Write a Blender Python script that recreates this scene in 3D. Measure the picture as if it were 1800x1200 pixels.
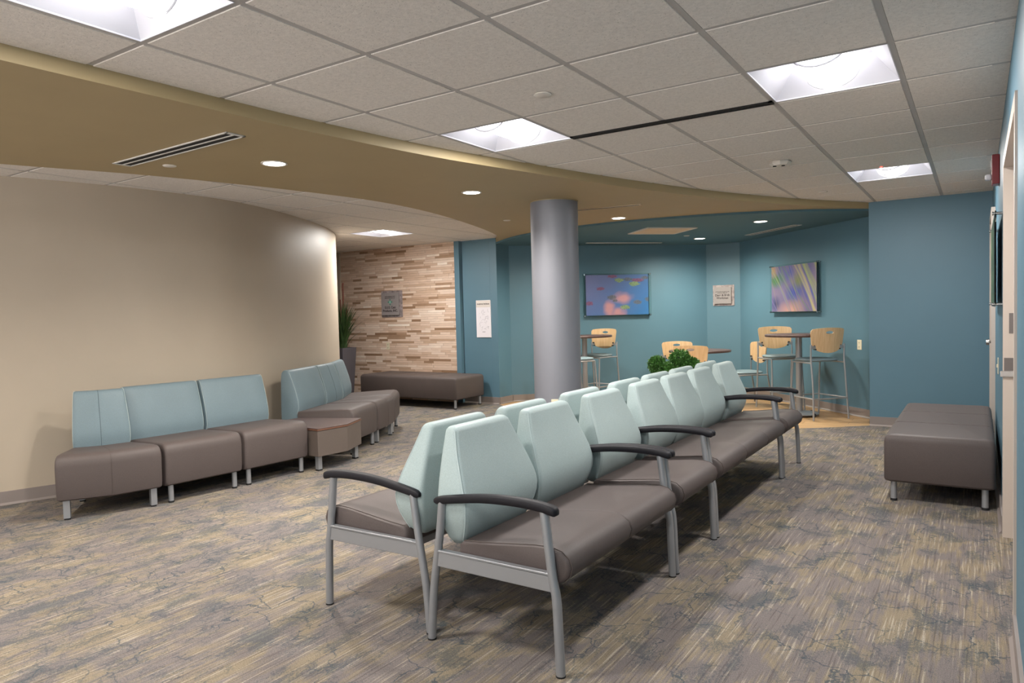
import bpy, bmesh, math, random
from mathutils import Vector, Matrix, noise as mnoise
PI = math.pi
random.seed(7)
S = bpy.context.scene
COL = S.collection
for o in list(bpy.data.objects): bpy.data.objects.remove(o)

# ------------------------------------------------------------------ camera
CZ = 1.31          # camera height
CE = 2.408         # tile ceiling height
cam_d = bpy.data.cameras.new('camera'); cam = bpy.data.objects.new('camera', cam_d); COL.objects.link(cam)
cam_d.sensor_width = 36; cam_d.lens = 1249.9/1800*36; cam_d.clip_start = 0.03
r = Vector((0.83652367, 0.54735739, -0.02506056)); u = Vector((-4.3957e-04, 4.64071e-02, 9.98922513e-01)); f = Vector((-0.54793061, 0.83561132, -0.03906124))
m = Matrix(((r.x, u.x, -f.x, 0), (r.y, u.y, -f.y, 0), (r.z, u.z, -f.z, CZ), (0, 0, 0, 1)))
cam.matrix_world = m
S.camera = cam

# ------------------------------------------------------------------ world, exposure
w = bpy.data.worlds.new('world'); S.world = w; w.use_nodes = True
wt = w.node_tree; bg = wt.nodes['Background']    # fill light for the added rear windows, brighter below the horizon to lift the ceiling
_c = wt.nodes.new('ShaderNodeTexCoord'); _s = wt.nodes.new('ShaderNodeSeparateXYZ'); _r = wt.nodes.new('ShaderNodeMapRange')
wt.links.new(_c.outputs['Generated'], _s.inputs[0]); wt.links.new(_s.outputs[2], _r.inputs[0])
_r.inputs[1].default_value = -.12; _r.inputs[2].default_value = .08; _r.inputs[3].default_value = 6.0; _r.inputs[4].default_value = 1.0
wt.links.new(_r.outputs[0], bg.inputs[1]); bg.inputs[0].default_value = (1.0, .96, .93, 1)
S.view_settings.view_transform = 'Standard'; S.view_settings.look = 'None'
S.view_settings.gamma = 1; S.view_settings.use_curve_mapping = False
S.view_settings.exposure = 0.75
TROFFER_E = 3.5      # emission of the troffer baskets
TROFFER_W = 24.0     # watts of each troffer lamp
DOWN_W = 175.0       # watts of the downlights
ALCOVE_W = 190.0

# ------------------------------------------------------------------ materials
def lin(c):
    return tuple(((x/255)/12.92 if x/255 <= .04045 else (((x/255)+.055)/1.055)**2.4) for x in c)
MATS = {}
def nt(name):
    m = bpy.data.materials.new(name); m.use_nodes = True
    t = m.node_tree; b = t.nodes['Principled BSDF']
    return m, t, b
def N(t, ty, **k):
    n = t.nodes.new(ty)
    for a, v in k.items():
        if a.startswith('i_'):
            key = a[2:]
            key = int(key) if key.isdigit() else key
            n.inputs[key].default_value = v
        else: setattr(n, a, v)
    return n
def ramp(t, stops, interp='LINEAR'):
    n = t.nodes.new('ShaderNodeValToRGB'); cr = n.color_ramp; cr.interpolation = interp
    while len(cr.elements) > 1: cr.elements.remove(cr.elements[-1])
    cr.elements[0].position = stops[0][0]; cr.elements[0].color = (*stops[0][1], 1)
    for p, c in stops[1:]:
        e = cr.elements.new(p); e.color = (*c, 1)
    return n
def mix(t, fac, a, b, mode='MIX'):
    n = t.nodes.new('ShaderNodeMix'); n.data_type = 'RGBA'; n.blend_type = mode
    for i, v in ((0, fac), (6, a), (7, b)):
        if hasattr(v, 'is_output') or hasattr(v, 'links'): t.links.new(v, n.inputs[i])
        elif i == 0: n.inputs[0].default_value = v
        else: n.inputs[i].default_value = (*v, 1)
    return n.outputs[2]
def mathn(t, op, a, b=None):
    n = t.nodes.new('ShaderNodeMath'); n.operation = op
    for i, v in enumerate((a, b)):
        if v is None: continue
        if hasattr(v, 'links'): t.links.new(v, n.inputs[i])
        else: n.inputs[i].default_value = v
    return n.outputs[0]
def coords(t, scale=(1, 1, 1), world=False):
    if world: c = t.nodes.new('ShaderNodeNewGeometry').outputs['Position']
    else: c = t.nodes.new('ShaderNodeTexCoord').outputs['Object']
    mp = t.nodes.new('ShaderNodeMapping'); mp.inputs['Scale'].default_value = scale
    t.links.new(c, mp.inputs[0]); return mp.outputs[0]
def noise(t, vec, scale=1, detail=2, rough=.5, dist=0):
    n = t.nodes.new('ShaderNodeTexNoise'); n.inputs['Scale'].default_value = scale; n.inputs['Detail'].default_value = detail
    n.inputs['Roughness'].default_value = rough; n.inputs['Distortion'].default_value = dist
    t.links.new(vec, n.inputs['Vector']); return n.outputs[0]
def bump(t, b, h, strength=.2, dist=.002):
    n = t.nodes.new('ShaderNodeBump'); n.inputs['Strength'].default_value = strength; n.inputs['Distance'].default_value = dist
    t.links.new(h, n.inputs['Height']); t.links.new(n.outputs[0], b.inputs['Normal'])
def simple(name, c, rough=.5, metal=0, bs=None, bst=.2, var=.06, vs=3, spec=.5, bd=.002, emit=None):
    if name in MATS: return MATS[name]
    m, t, b = nt(name); c = lin(c)
    v = coords(t)
    fac = noise(t, v, vs, 3)
    rp = ramp(t, [(.3, tuple(x*(1-var) for x in c)), (.7, tuple(min(1, x*(1+var)) for x in c))])
    t.links.new(fac, rp.inputs[0]); t.links.new(rp.outputs[0], b.inputs['Base Color'])
    b.inputs['Roughness'].default_value = rough; b.inputs['Metallic'].default_value = metal
    b.inputs['Specular IOR Level'].default_value = spec
    if bs: bump(t, b, noise(t, v, bs, 2), bst, bd)
    if emit:
        b.inputs['Emission Color'].default_value = (*emit[0], 1); b.inputs['Emission Strength'].default_value = emit[1]
    MATS[name] = m; return m

def carpet_mat():
    m, t, b = nt('carpet')
    P = coords(t, world=True)
    # woven line streaks along Y
    st1 = noise(t, coords(t, (70, 2.2, 1), True), 1, 2, .6)
    st2 = noise(t, coords(t, (110, 3.0, 1), True), 1, 2, .6)
    yarn = noise(t, coords(t, (380, 170, 1), True), 1, 3, .75)
    patch = noise(t, coords(t, (5.2, 3.0, 1), True), 1, 4, .6, .5)
    patch2 = noise(t, coords(t, (7, 4.0, 1), True), 1, 4, .6, .6)
    mauve = lin((119, 111, 109)); gold = lin((136, 124, 106)); pale = lin((176, 166, 150)); slate = lin((68, 78, 84)); dark = lin((88, 80, 76))
    g = mathn(t, 'ADD', mathn(t, 'MULTIPLY', st1, .35), mathn(t, 'MULTIPLY', patch, .8))
    r1 = ramp(t, [(.54, (0, 0, 0)), (.65, (1, 1, 1))]); t.links.new(g, r1.inputs[0])
    c = mix(t, r1.outputs[0], mauve, gold)
    r2 = ramp(t, [(.57, (0, 0, 0)), (.66, (1, 1, 1))]); t.links.new(st2, r2.inputs[0])
    wide = ramp(t, [(.50, (0, 0, 0)), (.57, (1, 1, 1))]); t.links.new(g, wide.inputs[0])
    pk = mathn(t, 'MULTIPLY', r2.outputs[0], mathn(t, 'ADD', mathn(t, 'MULTIPLY', wide.outputs[0], .62), .10))
    c = mix(t, pk, c, pale)
    r2b = ramp(t, [(.34, (1, 1, 1)), (.43, (0, 0, 0))]); t.links.new(st2, r2b.inputs[0])
    c = mix(t, mathn(t, 'MULTIPLY', r2b.outputs[0], .6), c, dark)
    # slate flecked patches
    fleck = noise(t, coords(t, (120, 60, 1), True), 1, 2, .8)
    sp = mathn(t, 'ADD', mathn(t, 'MULTIPLY', patch2, 1.0), mathn(t, 'MULTIPLY', fleck, .5))
    r3 = ramp(t, [(.77, (0, 0, 0)), (.87, (1, 1, 1))]); t.links.new(sp, r3.inputs[0])
    c = mix(t, mathn(t, 'MULTIPLY', r3.outputs[0], .55), c, slate)
    # crackle veins
    dn = N(t, 'ShaderNodeTexNoise'); dn.inputs['Scale'].default_value = 7; dn.inputs['Detail'].default_value = 4
    t.links.new(P, dn.inputs['Vector'])
    off = N(t, 'ShaderNodeVectorMath', operation='MULTIPLY_ADD'); off.inputs[1].default_value = (.30, .30, 0)
    t.links.new(dn.outputs['Color'], off.inputs[0]); t.links.new(P, off.inputs[2])
    def veins(scale, wd, x0=None):
        mp = N(t, 'ShaderNodeMapping'); mp.inputs['Scale'].default_value = scale; t.links.new(off.outputs[0], mp.inputs[0])
        vo = N(t, 'ShaderNodeTexVoronoi', feature='DISTANCE_TO_EDGE'); vo.inputs['Scale'].default_value = 1
        vo.voronoi_dimensions = '2D'
        t.links.new(mp.outputs[0], vo.inputs['Vector'])
        rr = ramp(t, [(wd*.4, (1, 1, 1)), (wd, (0, 0, 0))]); t.links.new(vo.outputs[0], rr.inputs[0]); return rr.outputs[0]
    vm = noise(t, coords(t, (2.4, 2.0, 1), True), 1, 2, .5)
    rm = ramp(t, [(.44, (0, 0, 0)), (.53, (1, 1, 1))]); t.links.new(vm, rm.inputs[0])
    v1 = mathn(t, 'MULTIPLY', veins((5.5, 4.2, 1), .030), rm.outputs[0])
    v1 = mathn(t, 'MULTIPLY', v1, mathn(t, 'ADD', fleck, .35))
    c = mix(t, mathn(t, 'MULTIPLY', v1, .9), c, slate)
    sx = N(t, 'ShaderNodeSeparateXYZ'); t.links.new(P, sx.inputs[0])
    lf = ramp(t, [(.0, (1, 1, 1)), (1., (0, 0, 0))])
    lm = mathn(t, 'ADD', mathn(t, 'MULTIPLY', mathn(t, 'ADD', sx.outputs[0], 3.4), .9), mathn(t, 'MULTIPLY', mathn(t, 'SUBTRACT', patch, .5), 2.5))
    t.links.new(lm, lf.inputs[0])
    v2 = mathn(t, 'MULTIPLY', veins((24, 12, 1), .10), lf.outputs[0])
    c = mix(t, mathn(t, 'MULTIPLY', v2, .42), c, slate)
    # pile
    r4 = ramp(t, [(.3, (.50, .50, .50)), (.7, (1.38, 1.38, 1.38))]); t.links.new(yarn, r4.inputs[0])
    c = mix(t, 1.0, c, r4.outputs[0], 'MULTIPLY')
    t.links.new(c, b.inputs['Base Color']); b.inputs['Roughness'].default_value = .95; b.inputs['Specular IOR Level'].default_value = .15
    bump(t, b, mathn(t, 'ADD', yarn, st2), .5, .004)
    return m
def mosaic_mat():
    m, t, b = nt('split_timber_cladding')
    P = t.nodes.new('ShaderNodeNewGeometry').outputs['Position']
    s = N(t, 'ShaderNodeSeparateXYZ'); t.links.new(P, s.inputs[0])
    row = mathn(t, 'FLOOR', mathn(t, 'DIVIDE', s.outputs[2], .034))
    wr = N(t, 'ShaderNodeTexWhiteNoise', noise_dimensions='1D'); t.links.new(row, wr.inputs['W'])
    xx = mathn(t, 'ADD', mathn(t, 'DIVIDE', s.outputs[0], .30), mathn(t, 'MULTIPLY', wr.outputs[0], 17))
    # uneven strip lengths
    warp = mathn(t, 'ADD', xx, mathn(t, 'MULTIPLY', mathn(t, 'SINE', mathn(t, 'ADD', mathn(t, 'MULTIPLY', xx, 2.3), mathn(t, 'MULTIPLY', row, 1.7))), .3))
    cell = mathn(t, 'FLOOR', warp)
    cv = N(t, 'ShaderNodeCombineXYZ'); t.links.new(cell, cv.inputs[0]); t.links.new(row, cv.inputs[1])
    wn = N(t, 'ShaderNodeTexWhiteNoise', noise_dimensions='2D'); t.links.new(cv.outputs[0], wn.inputs['Vector'])
    rp = ramp(t, [(0, lin((146, 114, 88))), (.11, lin((180, 148, 122))), (.22, lin((210, 180, 156))), (.55, lin((226, 200, 180))), (.88, lin((232, 210, 192))), (1, lin((248, 234, 220)))])
    t.links.new(wn.outputs[0], rp.inputs[0])
    gr = noise(t, coords(t, (9, 9, 160), True), 1, 3, .6)
    g2 = ramp(t, [(.25, (.80, .80, .80)), (.75, (1.1, 1.1, 1.1))]); t.links.new(gr, g2.inputs[0])
    c = mix(t, 1, rp.outputs[0], g2.outputs[0], 'MULTIPLY')
    fz = mathn(t, 'FRACT', mathn(t, 'DIVIDE', s.outputs[2], .034)); fx = mathn(t, 'FRACT', warp)
    e = mathn(t, 'LESS_THAN', fz, .07); e2 = mathn(t, 'LESS_THAN', fx, .012)
    ee = mathn(t, 'MAXIMUM', e, e2)
    c = mix(t, mathn(t, 'MULTIPLY', ee, .45), c, lin((120, 92, 68)))
    t.links.new(c, b.inputs['Base Color']); b.inputs['Roughness'].default_value = .6
    h = mathn(t, 'SUBTRACT', wn.outputs[0], mathn(t, 'MULTIPLY', ee, .8))
    bump(t, b, h, .7, .006)
    return m
def woodfloor_mat():
    m, t, b = nt('maple_plank_floor')
    P = coords(t, (1, 1, 1), True)
    br = N(t, 'ShaderNodeTexBrick'); br.offset = .37; br.inputs['Scale'].default_value = 1
    br.inputs['Color1'].default_value = (*lin((196, 160, 116)), 1); br.inputs['Color2'].default_value = (*lin((178, 138, 94)), 1)
    br.inputs['Mortar'].default_value = (*lin((128, 98, 66)), 1); br.inputs['Mortar Size'].default_value = .003
    br.inputs['Brick Width'].default_value = 1.2; br.inputs['Row Height'].default_value = .15
    t.links.new(P, br.inputs['Vector'])
    g = noise(t, coords(t, (3, 50, 1), True), 1, 3)
    g2 = ramp(t, [(.3, (.88, .88, .88)), (.7, (1.06, 1.06, 1.06))]); t.links.new(g, g2.inputs[0])
    t.links.new(mix(t, 1, br.outputs[0], g2.outputs[0], 'MULTIPLY'), b.inputs['Base Color'])
    b.inputs['Roughness'].default_value = .38
    return m
def tile_mat():
    m, t, b = nt('acoustic_tile')
    v = coords(t, world=True)
    n1 = noise(t, v, 150, 2, .6); n2 = noise(t, v, 55, 3, .6)
    c = lin((226, 220, 214))
    rp = ramp(t, [(.28, tuple(x*.45 for x in c)), (.36, c), (1, c)]); t.links.new(n1, rp.inputs[0])
    r2 = ramp(t, [(.3, (.9, .9, .9)), (.7, (1.05, 1.05, 1.05))]); t.links.new(n2, r2.inputs[0])
    t.links.new(mix(t, 1, rp.outputs[0], r2.outputs[0], 'MULTIPLY'), b.inputs['Base Color'])
    b.inputs['Roughness'].default_value = .95; bump(t, b, n1, .4, .002)
    return m
def wood_mat(name, c1, c2, rough=.35, sc=(4, 60, 4)):
    m, t, b = nt(name)
    g = noise(t, coords(t, sc), 1, 3, .6, .3)
    rp = ramp(t, [(.3, lin(c1)), (.7, lin(c2))]); t.links.new(g, rp.inputs[0]); t.links.new(rp.outputs[0], b.inputs['Base Color'])
    b.inputs['Roughness'].default_value = rough; return m
def leather(name, c, rough=.42, spec=.5):
    m, t, b = nt(name); c = lin(c); v = coords(t)
    n = noise(t, v, 260, 2, .6); n2 = noise(t, v, 4, 2)
    rp = ramp(t, [(.35, tuple(x*.92 for x in c)), (.65, tuple(x*1.07 for x in c))]); t.links.new(n, rp.inputs[0])
    r2 = ramp(t, [(.3, (.96, .96, .96)), (.7, (1.03, 1.03, 1.03))]); t.links.new(n2, r2.inputs[0])
    t.links.new(mix(t, 1, rp.outputs[0], r2.outputs[0], 'MULTIPLY'), b.inputs['Base Color'])
    b.inputs['Roughness'].default_value = rough; b.inputs['Specular IOR Level'].default_value = spec
    bump(t, b, n, .25, .0012); return m
def emitm(name, c, s):
    m, t, b = nt(name); b.inputs['Base Color'].default_value = (.8, .8, .8, 1)
    b.inputs['Emission Color'].default_value = (*c, 1); b.inputs['Emission Strength'].default_value = s; return m
def vcol_mat(name, rough=.3):
    m, t, b = nt(name); a = t.nodes.new('ShaderNodeVertexColor'); a.layer_name = 'Col'
    n = noise(t, coords(t), 180, 2); rp = ramp(t, [(.3, (.9, .9, .9)), (.7, (1.08, 1.08, 1.08))]); t.links.new(n, rp.inputs[0])
    t.links.new(mix(t, 1, a.outputs[0], rp.outputs[0], 'MULTIPLY'), b.inputs['Base Color']); b.inputs['Roughness'].default_value = rough; return m
def glass_mat():
    m, t, b = nt('clear_acrylic'); b.inputs['Base Color'].default_value = (.82, .92, .88, 1)
    b.inputs['Roughness'].default_value = .03; b.inputs['Transmission Weight'].default_value = 1; b.inputs['IOR'].default_value = 1.3
    return m

def pane_mat():
    m, t, b = nt('fill_window_glass'); tr = N(t, 'ShaderNodeBsdfTransparent'); gl = N(t, 'ShaderNodeBsdfGlossy'); gl.inputs['Roughness'].default_value = .02
    mx = N(t, 'ShaderNodeMixShader'); mx.inputs[0].default_value = .07
    t.links.new(tr.outputs[0], mx.inputs[1]); t.links.new(gl.outputs[0], mx.inputs[2]); t.links.new(mx.outputs[0], t.nodes['Material Output'].inputs['Surface']); return m
M_pane = pane_mat(); M_carpet = carpet_mat(); M_mosaic = mosaic_mat(); M_wfloor = woodfloor_mat(); M_tile = tile_mat()
M_grid = simple('ceiling_grid_metal', (176, 172, 170), .5)
M_soffit = simple('tan_paint', (166, 148, 112), .55, bs=200, bst=.08, var=.02)
M_teal = simple('teal_paint', (86, 120, 137), .5, bs=220, bst=.12, var=.02)
M_tealceil = simple('teal_ceiling_paint', (72, 106, 118), .6, bs=220, bst=.1, var=.02)
M_beige = simple('beige_paint', (179, 166, 149), .5, bs=220, bst=.12, var=.02)
M_base = simple('vinyl_baseboard', (134, 124, 120), .5, var=.02)
M_frame = simple('door_frame_paint', (188, 176, 166), .4, var=.02)
M_door = simple('door_leaf_paint', (170, 160, 150), .4, var=.02)
M_column = simple('column_satin_paint', (126, 128, 137), .45, .12, bs=220, bst=.06, var=.015)
M_brown = leather('taupe_vinyl', (84, 75, 73), .55, .35)
M_brown2 = leather('taupe_vinyl_side', (94, 84, 78), .5)
M_sea = leather('seafoam_vinyl', (162, 177, 177), .5, .4)
M_sea2 = leather('blue_grey_vinyl', (112, 130, 138), .5, .4)
M_seam = simple('seam_thread', (84, 74, 70), .7)
M_seam2 = simple('seam_thread_pale', (176, 190, 190), .7)
M_gap = simple('seam_thread_dark', (60, 72, 78), .8)
M_silver = simple('silver_powder_coat', (160, 162, 166), .38, .55, var=.02)
M_chrome = simple('bright_metal', (205, 205, 205), .2, 1, var=.02)
M_black = simple('black_urethane', (24, 23, 29), .55, spec=.3, bs=150, bst=.1)
M_foot = simple('black_rubber', (22, 22, 24), .7)
M_ply = wood_mat('maple_plywood', (196, 160, 118), (214, 182, 142), .3, (40, 40, 3))
M_plyedge = simple('plywood_edge', (214, 186, 150), .5)
M_top = wood_mat('dark_walnut_laminate', (66, 48, 46), (84, 64, 60), .38, (3, 50, 3))
M_topedge = wood_mat('walnut_edge', (92, 62, 50), (118, 82, 64), .4, (4, 4, 60))
M_troff = simple('troffer_white_enamel', (222, 222, 230), .5, var=.01)
M_lamp = emitm('troffer_lamp', (1.0, .975, .95), TROFFER_E)
M_downlamp = emitm('downlight_lamp', (1.0, .96, .9), 12)
M_white = simple('white_plastic', (214, 208, 200), .5, var=.02)
M_ivory = simple('ivory_plastic', (222, 212, 186), .45, var=.02)
M_dark = simple('dark_void', (18, 17, 18), .8)
M_red = simple('red_plastic', (122, 16, 30), .35)
M_led = emitm('red_led', (1, .03, .02), 6)
M_leaf = simple('boxwood_leaf', (76, 124, 54), .5, var=.45, vs=30)
M_leaf2 = simple('grass_blade', (54, 78, 38), .5, var=.4, vs=12)
M_stem = simple('reddish_cane', (104, 58, 44), .6, var=.2)
M_pot = simple('grey_planter', (84, 80, 86), .5, bs=60)
M_soil = simple('soil', (40, 30, 24), .9, bs=80)
M_sign = simple('brushed_sign_face', (144, 137, 137), .5, .0, var=.03, vs=30)
M_signback = simple('ribbed_sign_back', (158, 146, 146), .4, .0, var=.4, vs=22)
M_ink = simple('dark_ink', (58, 50, 52), .7)
M_ink2 = simple('grey_ink', (140, 136, 146), .7)
M_teallogo = simple('teal_logo_ink', (46, 120, 104), .6)
M_teallogo2 = simple('pale_teal_logo_ink', (120, 176, 160), .6)
M_paper = simple('directory_paper', (226, 222, 228), .5, var=.01)
M_paper2 = simple('directory_header', (214, 206, 200), .5, var=.01)
M_glass = glass_mat(); M_pic = vcol_mat('printed_picture')
M_plate = simple('strike_plate', (112, 106, 104), .35, .6)
M_vent = simple('vent_frame_paint', (196, 180, 156), .5)
M_ventw = simple('vent_frame_white', (206, 204, 200), .5)
M_panel = simple('access_panel_paint', (206, 186, 158), .6)

# ------------------------------------------------------------------ mesh helpers
class MB:
    def __init__(s): s.v = []; s.f = []
    def add(s, vs, fs):
        n = len(s.v); s.v += [tuple(x) for x in vs]; s.f += [tuple(i+n for i in q) for q in fs]; return s
    def box(s, x0, x1, y0, y1, z0, z1):
        return s.add([(x0,y0,z0),(x1,y0,z0),(x1,y1,z0),(x0,y1,z0),(x0,y0,z1),(x1,y0,z1),(x1,y1,z1),(x0,y1,z1)],
                     [(0,3,2,1),(4,5,6,7),(0,1,5,4),(1,2,6,5),(2,3,7,6),(3,0,4,7)])
    def prism(s, poly, z0, z1):
        n = len(poly)
        a = sum(poly[i][0]*poly[(i+1)%n][1]-poly[(i+1)%n][0]*poly[i][1] for i in range(n))
        if a < 0: poly = poly[::-1]
        z0s = z0 if hasattr(z0, '__len__') else [z0]*n; z1s = z1 if hasattr(z1, '__len__') else [z1]*n
        vs = [(p[0], p[1], z0s[i]) for i, p in enumerate(poly)]+[(p[0], p[1], z1s[i]) for i, p in enumerate(poly)]
        fs = [tuple(range(n))[::-1], tuple(range(n, 2*n))]+[(i, (i+1)%n, n+(i+1)%n, n+i) for i in range(n)]
        return s.add(vs, fs)
    def loft(s, rings, cap=True, closed=True):
        n = len(rings[0]); vs = [p for q in rings for p in q]; fs = []
        for k in range(len(rings)-1):
            for i in range(n if closed else n-1):
                j = (i+1) % n; fs.append((k*n+i, k*n+j, (k+1)*n+j, (k+1)*n+i))
        if cap and closed:
            fs.append(tuple(range(n))[::-1]); fs.append(tuple(range((len(rings)-1)*n, len(rings)*n)))
        return s.add(vs, fs)
    def tube(s, pts, r, seg=10, flat=None):
        P = [Vector(p) for p in pts]; rings = []
        rs = r if hasattr(r, '__len__') else [r]*len(P)
        up = None
        for i, p in enumerate(P):
            d = (P[min(i+1, len(P)-1)]-P[max(i-1, 0)]).normalized()
            if up is None:
                up = Vector((0, 0, 1)) if abs(d.z) < .9 else Vector((0, 1, 0))
            a = d.cross(up).normalized(); b = a.cross(d).normalized(); up = b
            k = flat if flat else 1
            rings.append([p+(a*math.cos(2*PI*j/seg)*k+b*math.sin(2*PI*j/seg))*rs[i] for j in range(seg)])
        return s.loft(rings)
    def bar(s, a, b, w, h):      # rectangular bar between points; w horizontal, h other
        a = Vector(a); b = Vector(b); d = (b-a).normalized(); up = Vector((0, 0, 1)) if abs(d.z) < .9 else Vector((0, 1, 0))
        x = d.cross(up).normalized()*w/2; y = x.cross(d).normalized()*h/2
        return s.loft([[p+x+y, p-x+y, p-x-y, p+x-y] for p in (a, b)])
    def disc(s, c, r, h, seg=24, axis='z', r2=None):
        r2 = r if r2 is None else r2; R = []
        for k, rr in ((0, r), (1, r2)):
            ring = []
            for i in range(seg):
                a = 2*PI*i/seg; p, q = rr*math.cos(a), rr*math.sin(a)
                if axis == 'z': ring.append((c[0]+p, c[1]+q, c[2]+h*k))
                elif axis == 'x': ring.append((c[0]+h*k, c[1]+p, c[2]+q))
                else: ring.append((c[0]+p, c[1]+h*k, c[2]+q))
            R.append(ring)
        return s.loft(R)
    def lathe(s, prof, c=(0, 0, 0), seg=24):
        return s.loft([[(c[0]+q[0]*math.cos(2*PI*i/seg), c[1]+q[0]*math.sin(2*PI*i/seg), c[2]+q[1]) for i in range(seg)] for q in prof])
    def xf(s, M):
        s.v = [tuple(M @ Vector(p)) for p in s.v]; return s
    def build(s, name, mat, parent=None, bevel=None, seg=3, ang=35, smooth=True, mats=None):
        me = bpy.data.meshes.new(name); me.from_pydata(s.v, [], s.f); me.update()
        bm = bmesh.new(); bm.from_mesh(me); bmesh.ops.recalc_face_normals(bm, faces=bm.faces); bm.to_mesh(me); bm.free()
        for mm in ([mat] if not mats else mats): me.materials.append(mm)
        if smooth:
            me.polygons.foreach_set('use_smooth', [True]*len(me.polygons))
            if not bevel: me.set_sharp_from_angle(angle=math.radians(ang))
        o = bpy.data.objects.new(name, me); COL.objects.link(o)
        if parent: o.parent = parent
        if bevel:
            b = o.modifiers.new('bevel', 'BEVEL'); b.width = bevel; b.segments = seg; b.limit_method = 'ANGLE'; b.angle_limit = math.radians(ang); b.use_clamp_overlap = True
            b.harden_normals = True
        return o
def tag(o, label, cat, group=None, kind=None):
    if label: o['label'] = label
    if cat: o['category'] = cat
    if group: o['group'] = group
    if kind: o['kind'] = kind
    return o
def struct(name, mb, mat, **k):
    o = mb.build(name, mat, **k); o['kind'] = 'structure'; return o
def empty(name, loc, rz=0, label=None, cat=None, group=None):
    o = bpy.data.objects.new(name, None); COL.objects.link(o); o.location = loc; o.rotation_euler = (0, 0, rz); o.empty_display_size = .1
    tag(o, label, cat, group); return o
def kids(o): return [c for c in bpy.data.objects if c.parent == o]
def dup(o, parent=None, loc=None, rz=None, label=None):
    c = o.copy(); COL.objects.link(c); c.parent = parent
    if loc is not None: c.location = loc
    if rz is not None: c.rotation_euler = (0, 0, rz)
    if label: c['label'] = label
    for k in kids(o): dup(k, c)
    return c
def rrect(cx, cy, hx, hy, r, z, n=4, f=None):
    pts = []
    for sx, sy, a0 in ((1, 1, 0), (-1, 1, 90), (-1, -1, 180), (1, -1, 270)):
        for i in range(n+1):
            a = math.radians(a0+90*i/n)
            pts.append((cx+sx*(hx-r)+r*math.cos(a), cy+sy*(hy-r)+r*math.sin(a), z))
    return pts
def text_mesh(txt, size, mat, name, parent, M, ext=.0008, align='CENTER', bold=.0):
    cu = bpy.data.curves.new(name, 'FONT'); cu.body = txt; cu.size = size; cu.extrude = ext; cu.align_x = align; cu.offset = bold
    o = bpy.data.objects.new('tmp', cu); COL.objects.link(o)
    dg = bpy.context.evaluated_depsgraph_get(); me = bpy.data.meshes.new_from_object(o.evaluated_get(dg))
    bpy.data.objects.remove(o)
    me.transform(M); me.materials.clear(); me.materials.append(mat); me.name = name
    q = bpy.data.objects.new(name, me); COL.objects.link(q); q.parent = parent; return q
def cspline(P, n=8):
    P = [Vector(p) for p in P]; out = []
    for i in range(len(P)-1):
        p0 = P[max(i-1, 0)]; p1 = P[i]; p2 = P[i+1]; p3 = P[min(i+2, len(P)-1)]
        for k in range(n):
            t = k/n
            out.append(.5*((2*p1)+(-p0+p2)*t+(2*p0-5*p1+4*p2-p3)*t*t+(-p0+3*p1-3*p2+p3)*t**3))
    out.append(P[-1]); return [tuple(p) for p in out]
def offset_line(P, d):
    out = []
    for i, p in enumerate(P):
        a = Vector(P[max(i-1, 0)][:2]); b = Vector(P[min(i+1, len(P)-1)][:2]); t = (b-a).normalized()
        out.append((p[0]-t.y*d, p[1]+t.x*d))
    return out

# ------------------------------------------------------------------ setting
YB = -3.6; XR = .125
# curves (plan)
fascia = cspline([(-3.75, YB), (-3.36, -1.5), (-3.2, 0), (-3.163, 1.27), (-3.13, 1.95), (-3.095, 2.56), (-3.056, 2.93), (-3.0, 3.38), (-2.91, 3.86), (-2.717, 4.60), (-2.45, 5.55), (-2.05, 6.65), (-1.52, 7.72), (-.975, 8.54)], 6)
faredge = cspline([(-8.4, YB), (-6.8, -1.2), (-5.75, .6), (-5.19, 2.04), (-4.83, 2.9), (-4.56, 4.0), (-4.49, 4.95), (-4.72, 6.15), (-5.256, 7.70), (-5.81, 8.50)], 6)
tealarc = cspline([(-5.81, 8.49), (-5.3, 8.08), (-4.802, 7.81), (-3.982, 7.585), (-3.2, 7.57), (-2.373, 7.72), (-1.6, 8.05), (-.98, 8.54)], 6)
beige = cspline([(-9.4, YB), (-8.0, -1.6), (-6.95, .1), (-6.32, 1.4), (-5.97, 2.3), (-5.76, 3.05), (-5.69, 3.7), (-5.72, 4.1), (-5.85, 4.55), (-6.02, 4.97), (-6.26, 5.46), (-6.50, 5.88), (-6.80, 6.30), (-7.10, 6.64), (-7.5, 6.93), (-8.1, 7.1), (-9.0, 7.15), (-10.2, 7.15)], 6)
# floor
carp = [(-10.4, YB-.2), (.35, YB-.2), (.35, 8.7), (-.98, 8.7)]+[p for p in tealarc[::-1]]+[(-5.81, 8.7), (-10.4, 8.7)]
struct('floor', MB().prism(carp, -.05, 0), M_carpet, smooth=False)
alc = list(tealarc)+[(-.98, 9.2), (-3.0, 11.25), (-3.6, 11.25), (-5.95, 8.95), (-5.95, 8.49)]
struct('floor', MB().prism(alc, -.05, 0.0), M_wfloor, smooth=False)
# walls
WB = MB()
def wallbox(name, a, b, mat, z0=0, z1=CE+.1, t=.1, side=1):
    a = Vector(a); b = Vector(b); d = (b-a).normalized(); n = Vector((-d.y, d.x))*t*side
    return struct(name, MB().prism([tuple(a), tuple(b), tuple(b+n), tuple(a+n)], z0, z1), mat, smooth=False)
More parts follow.
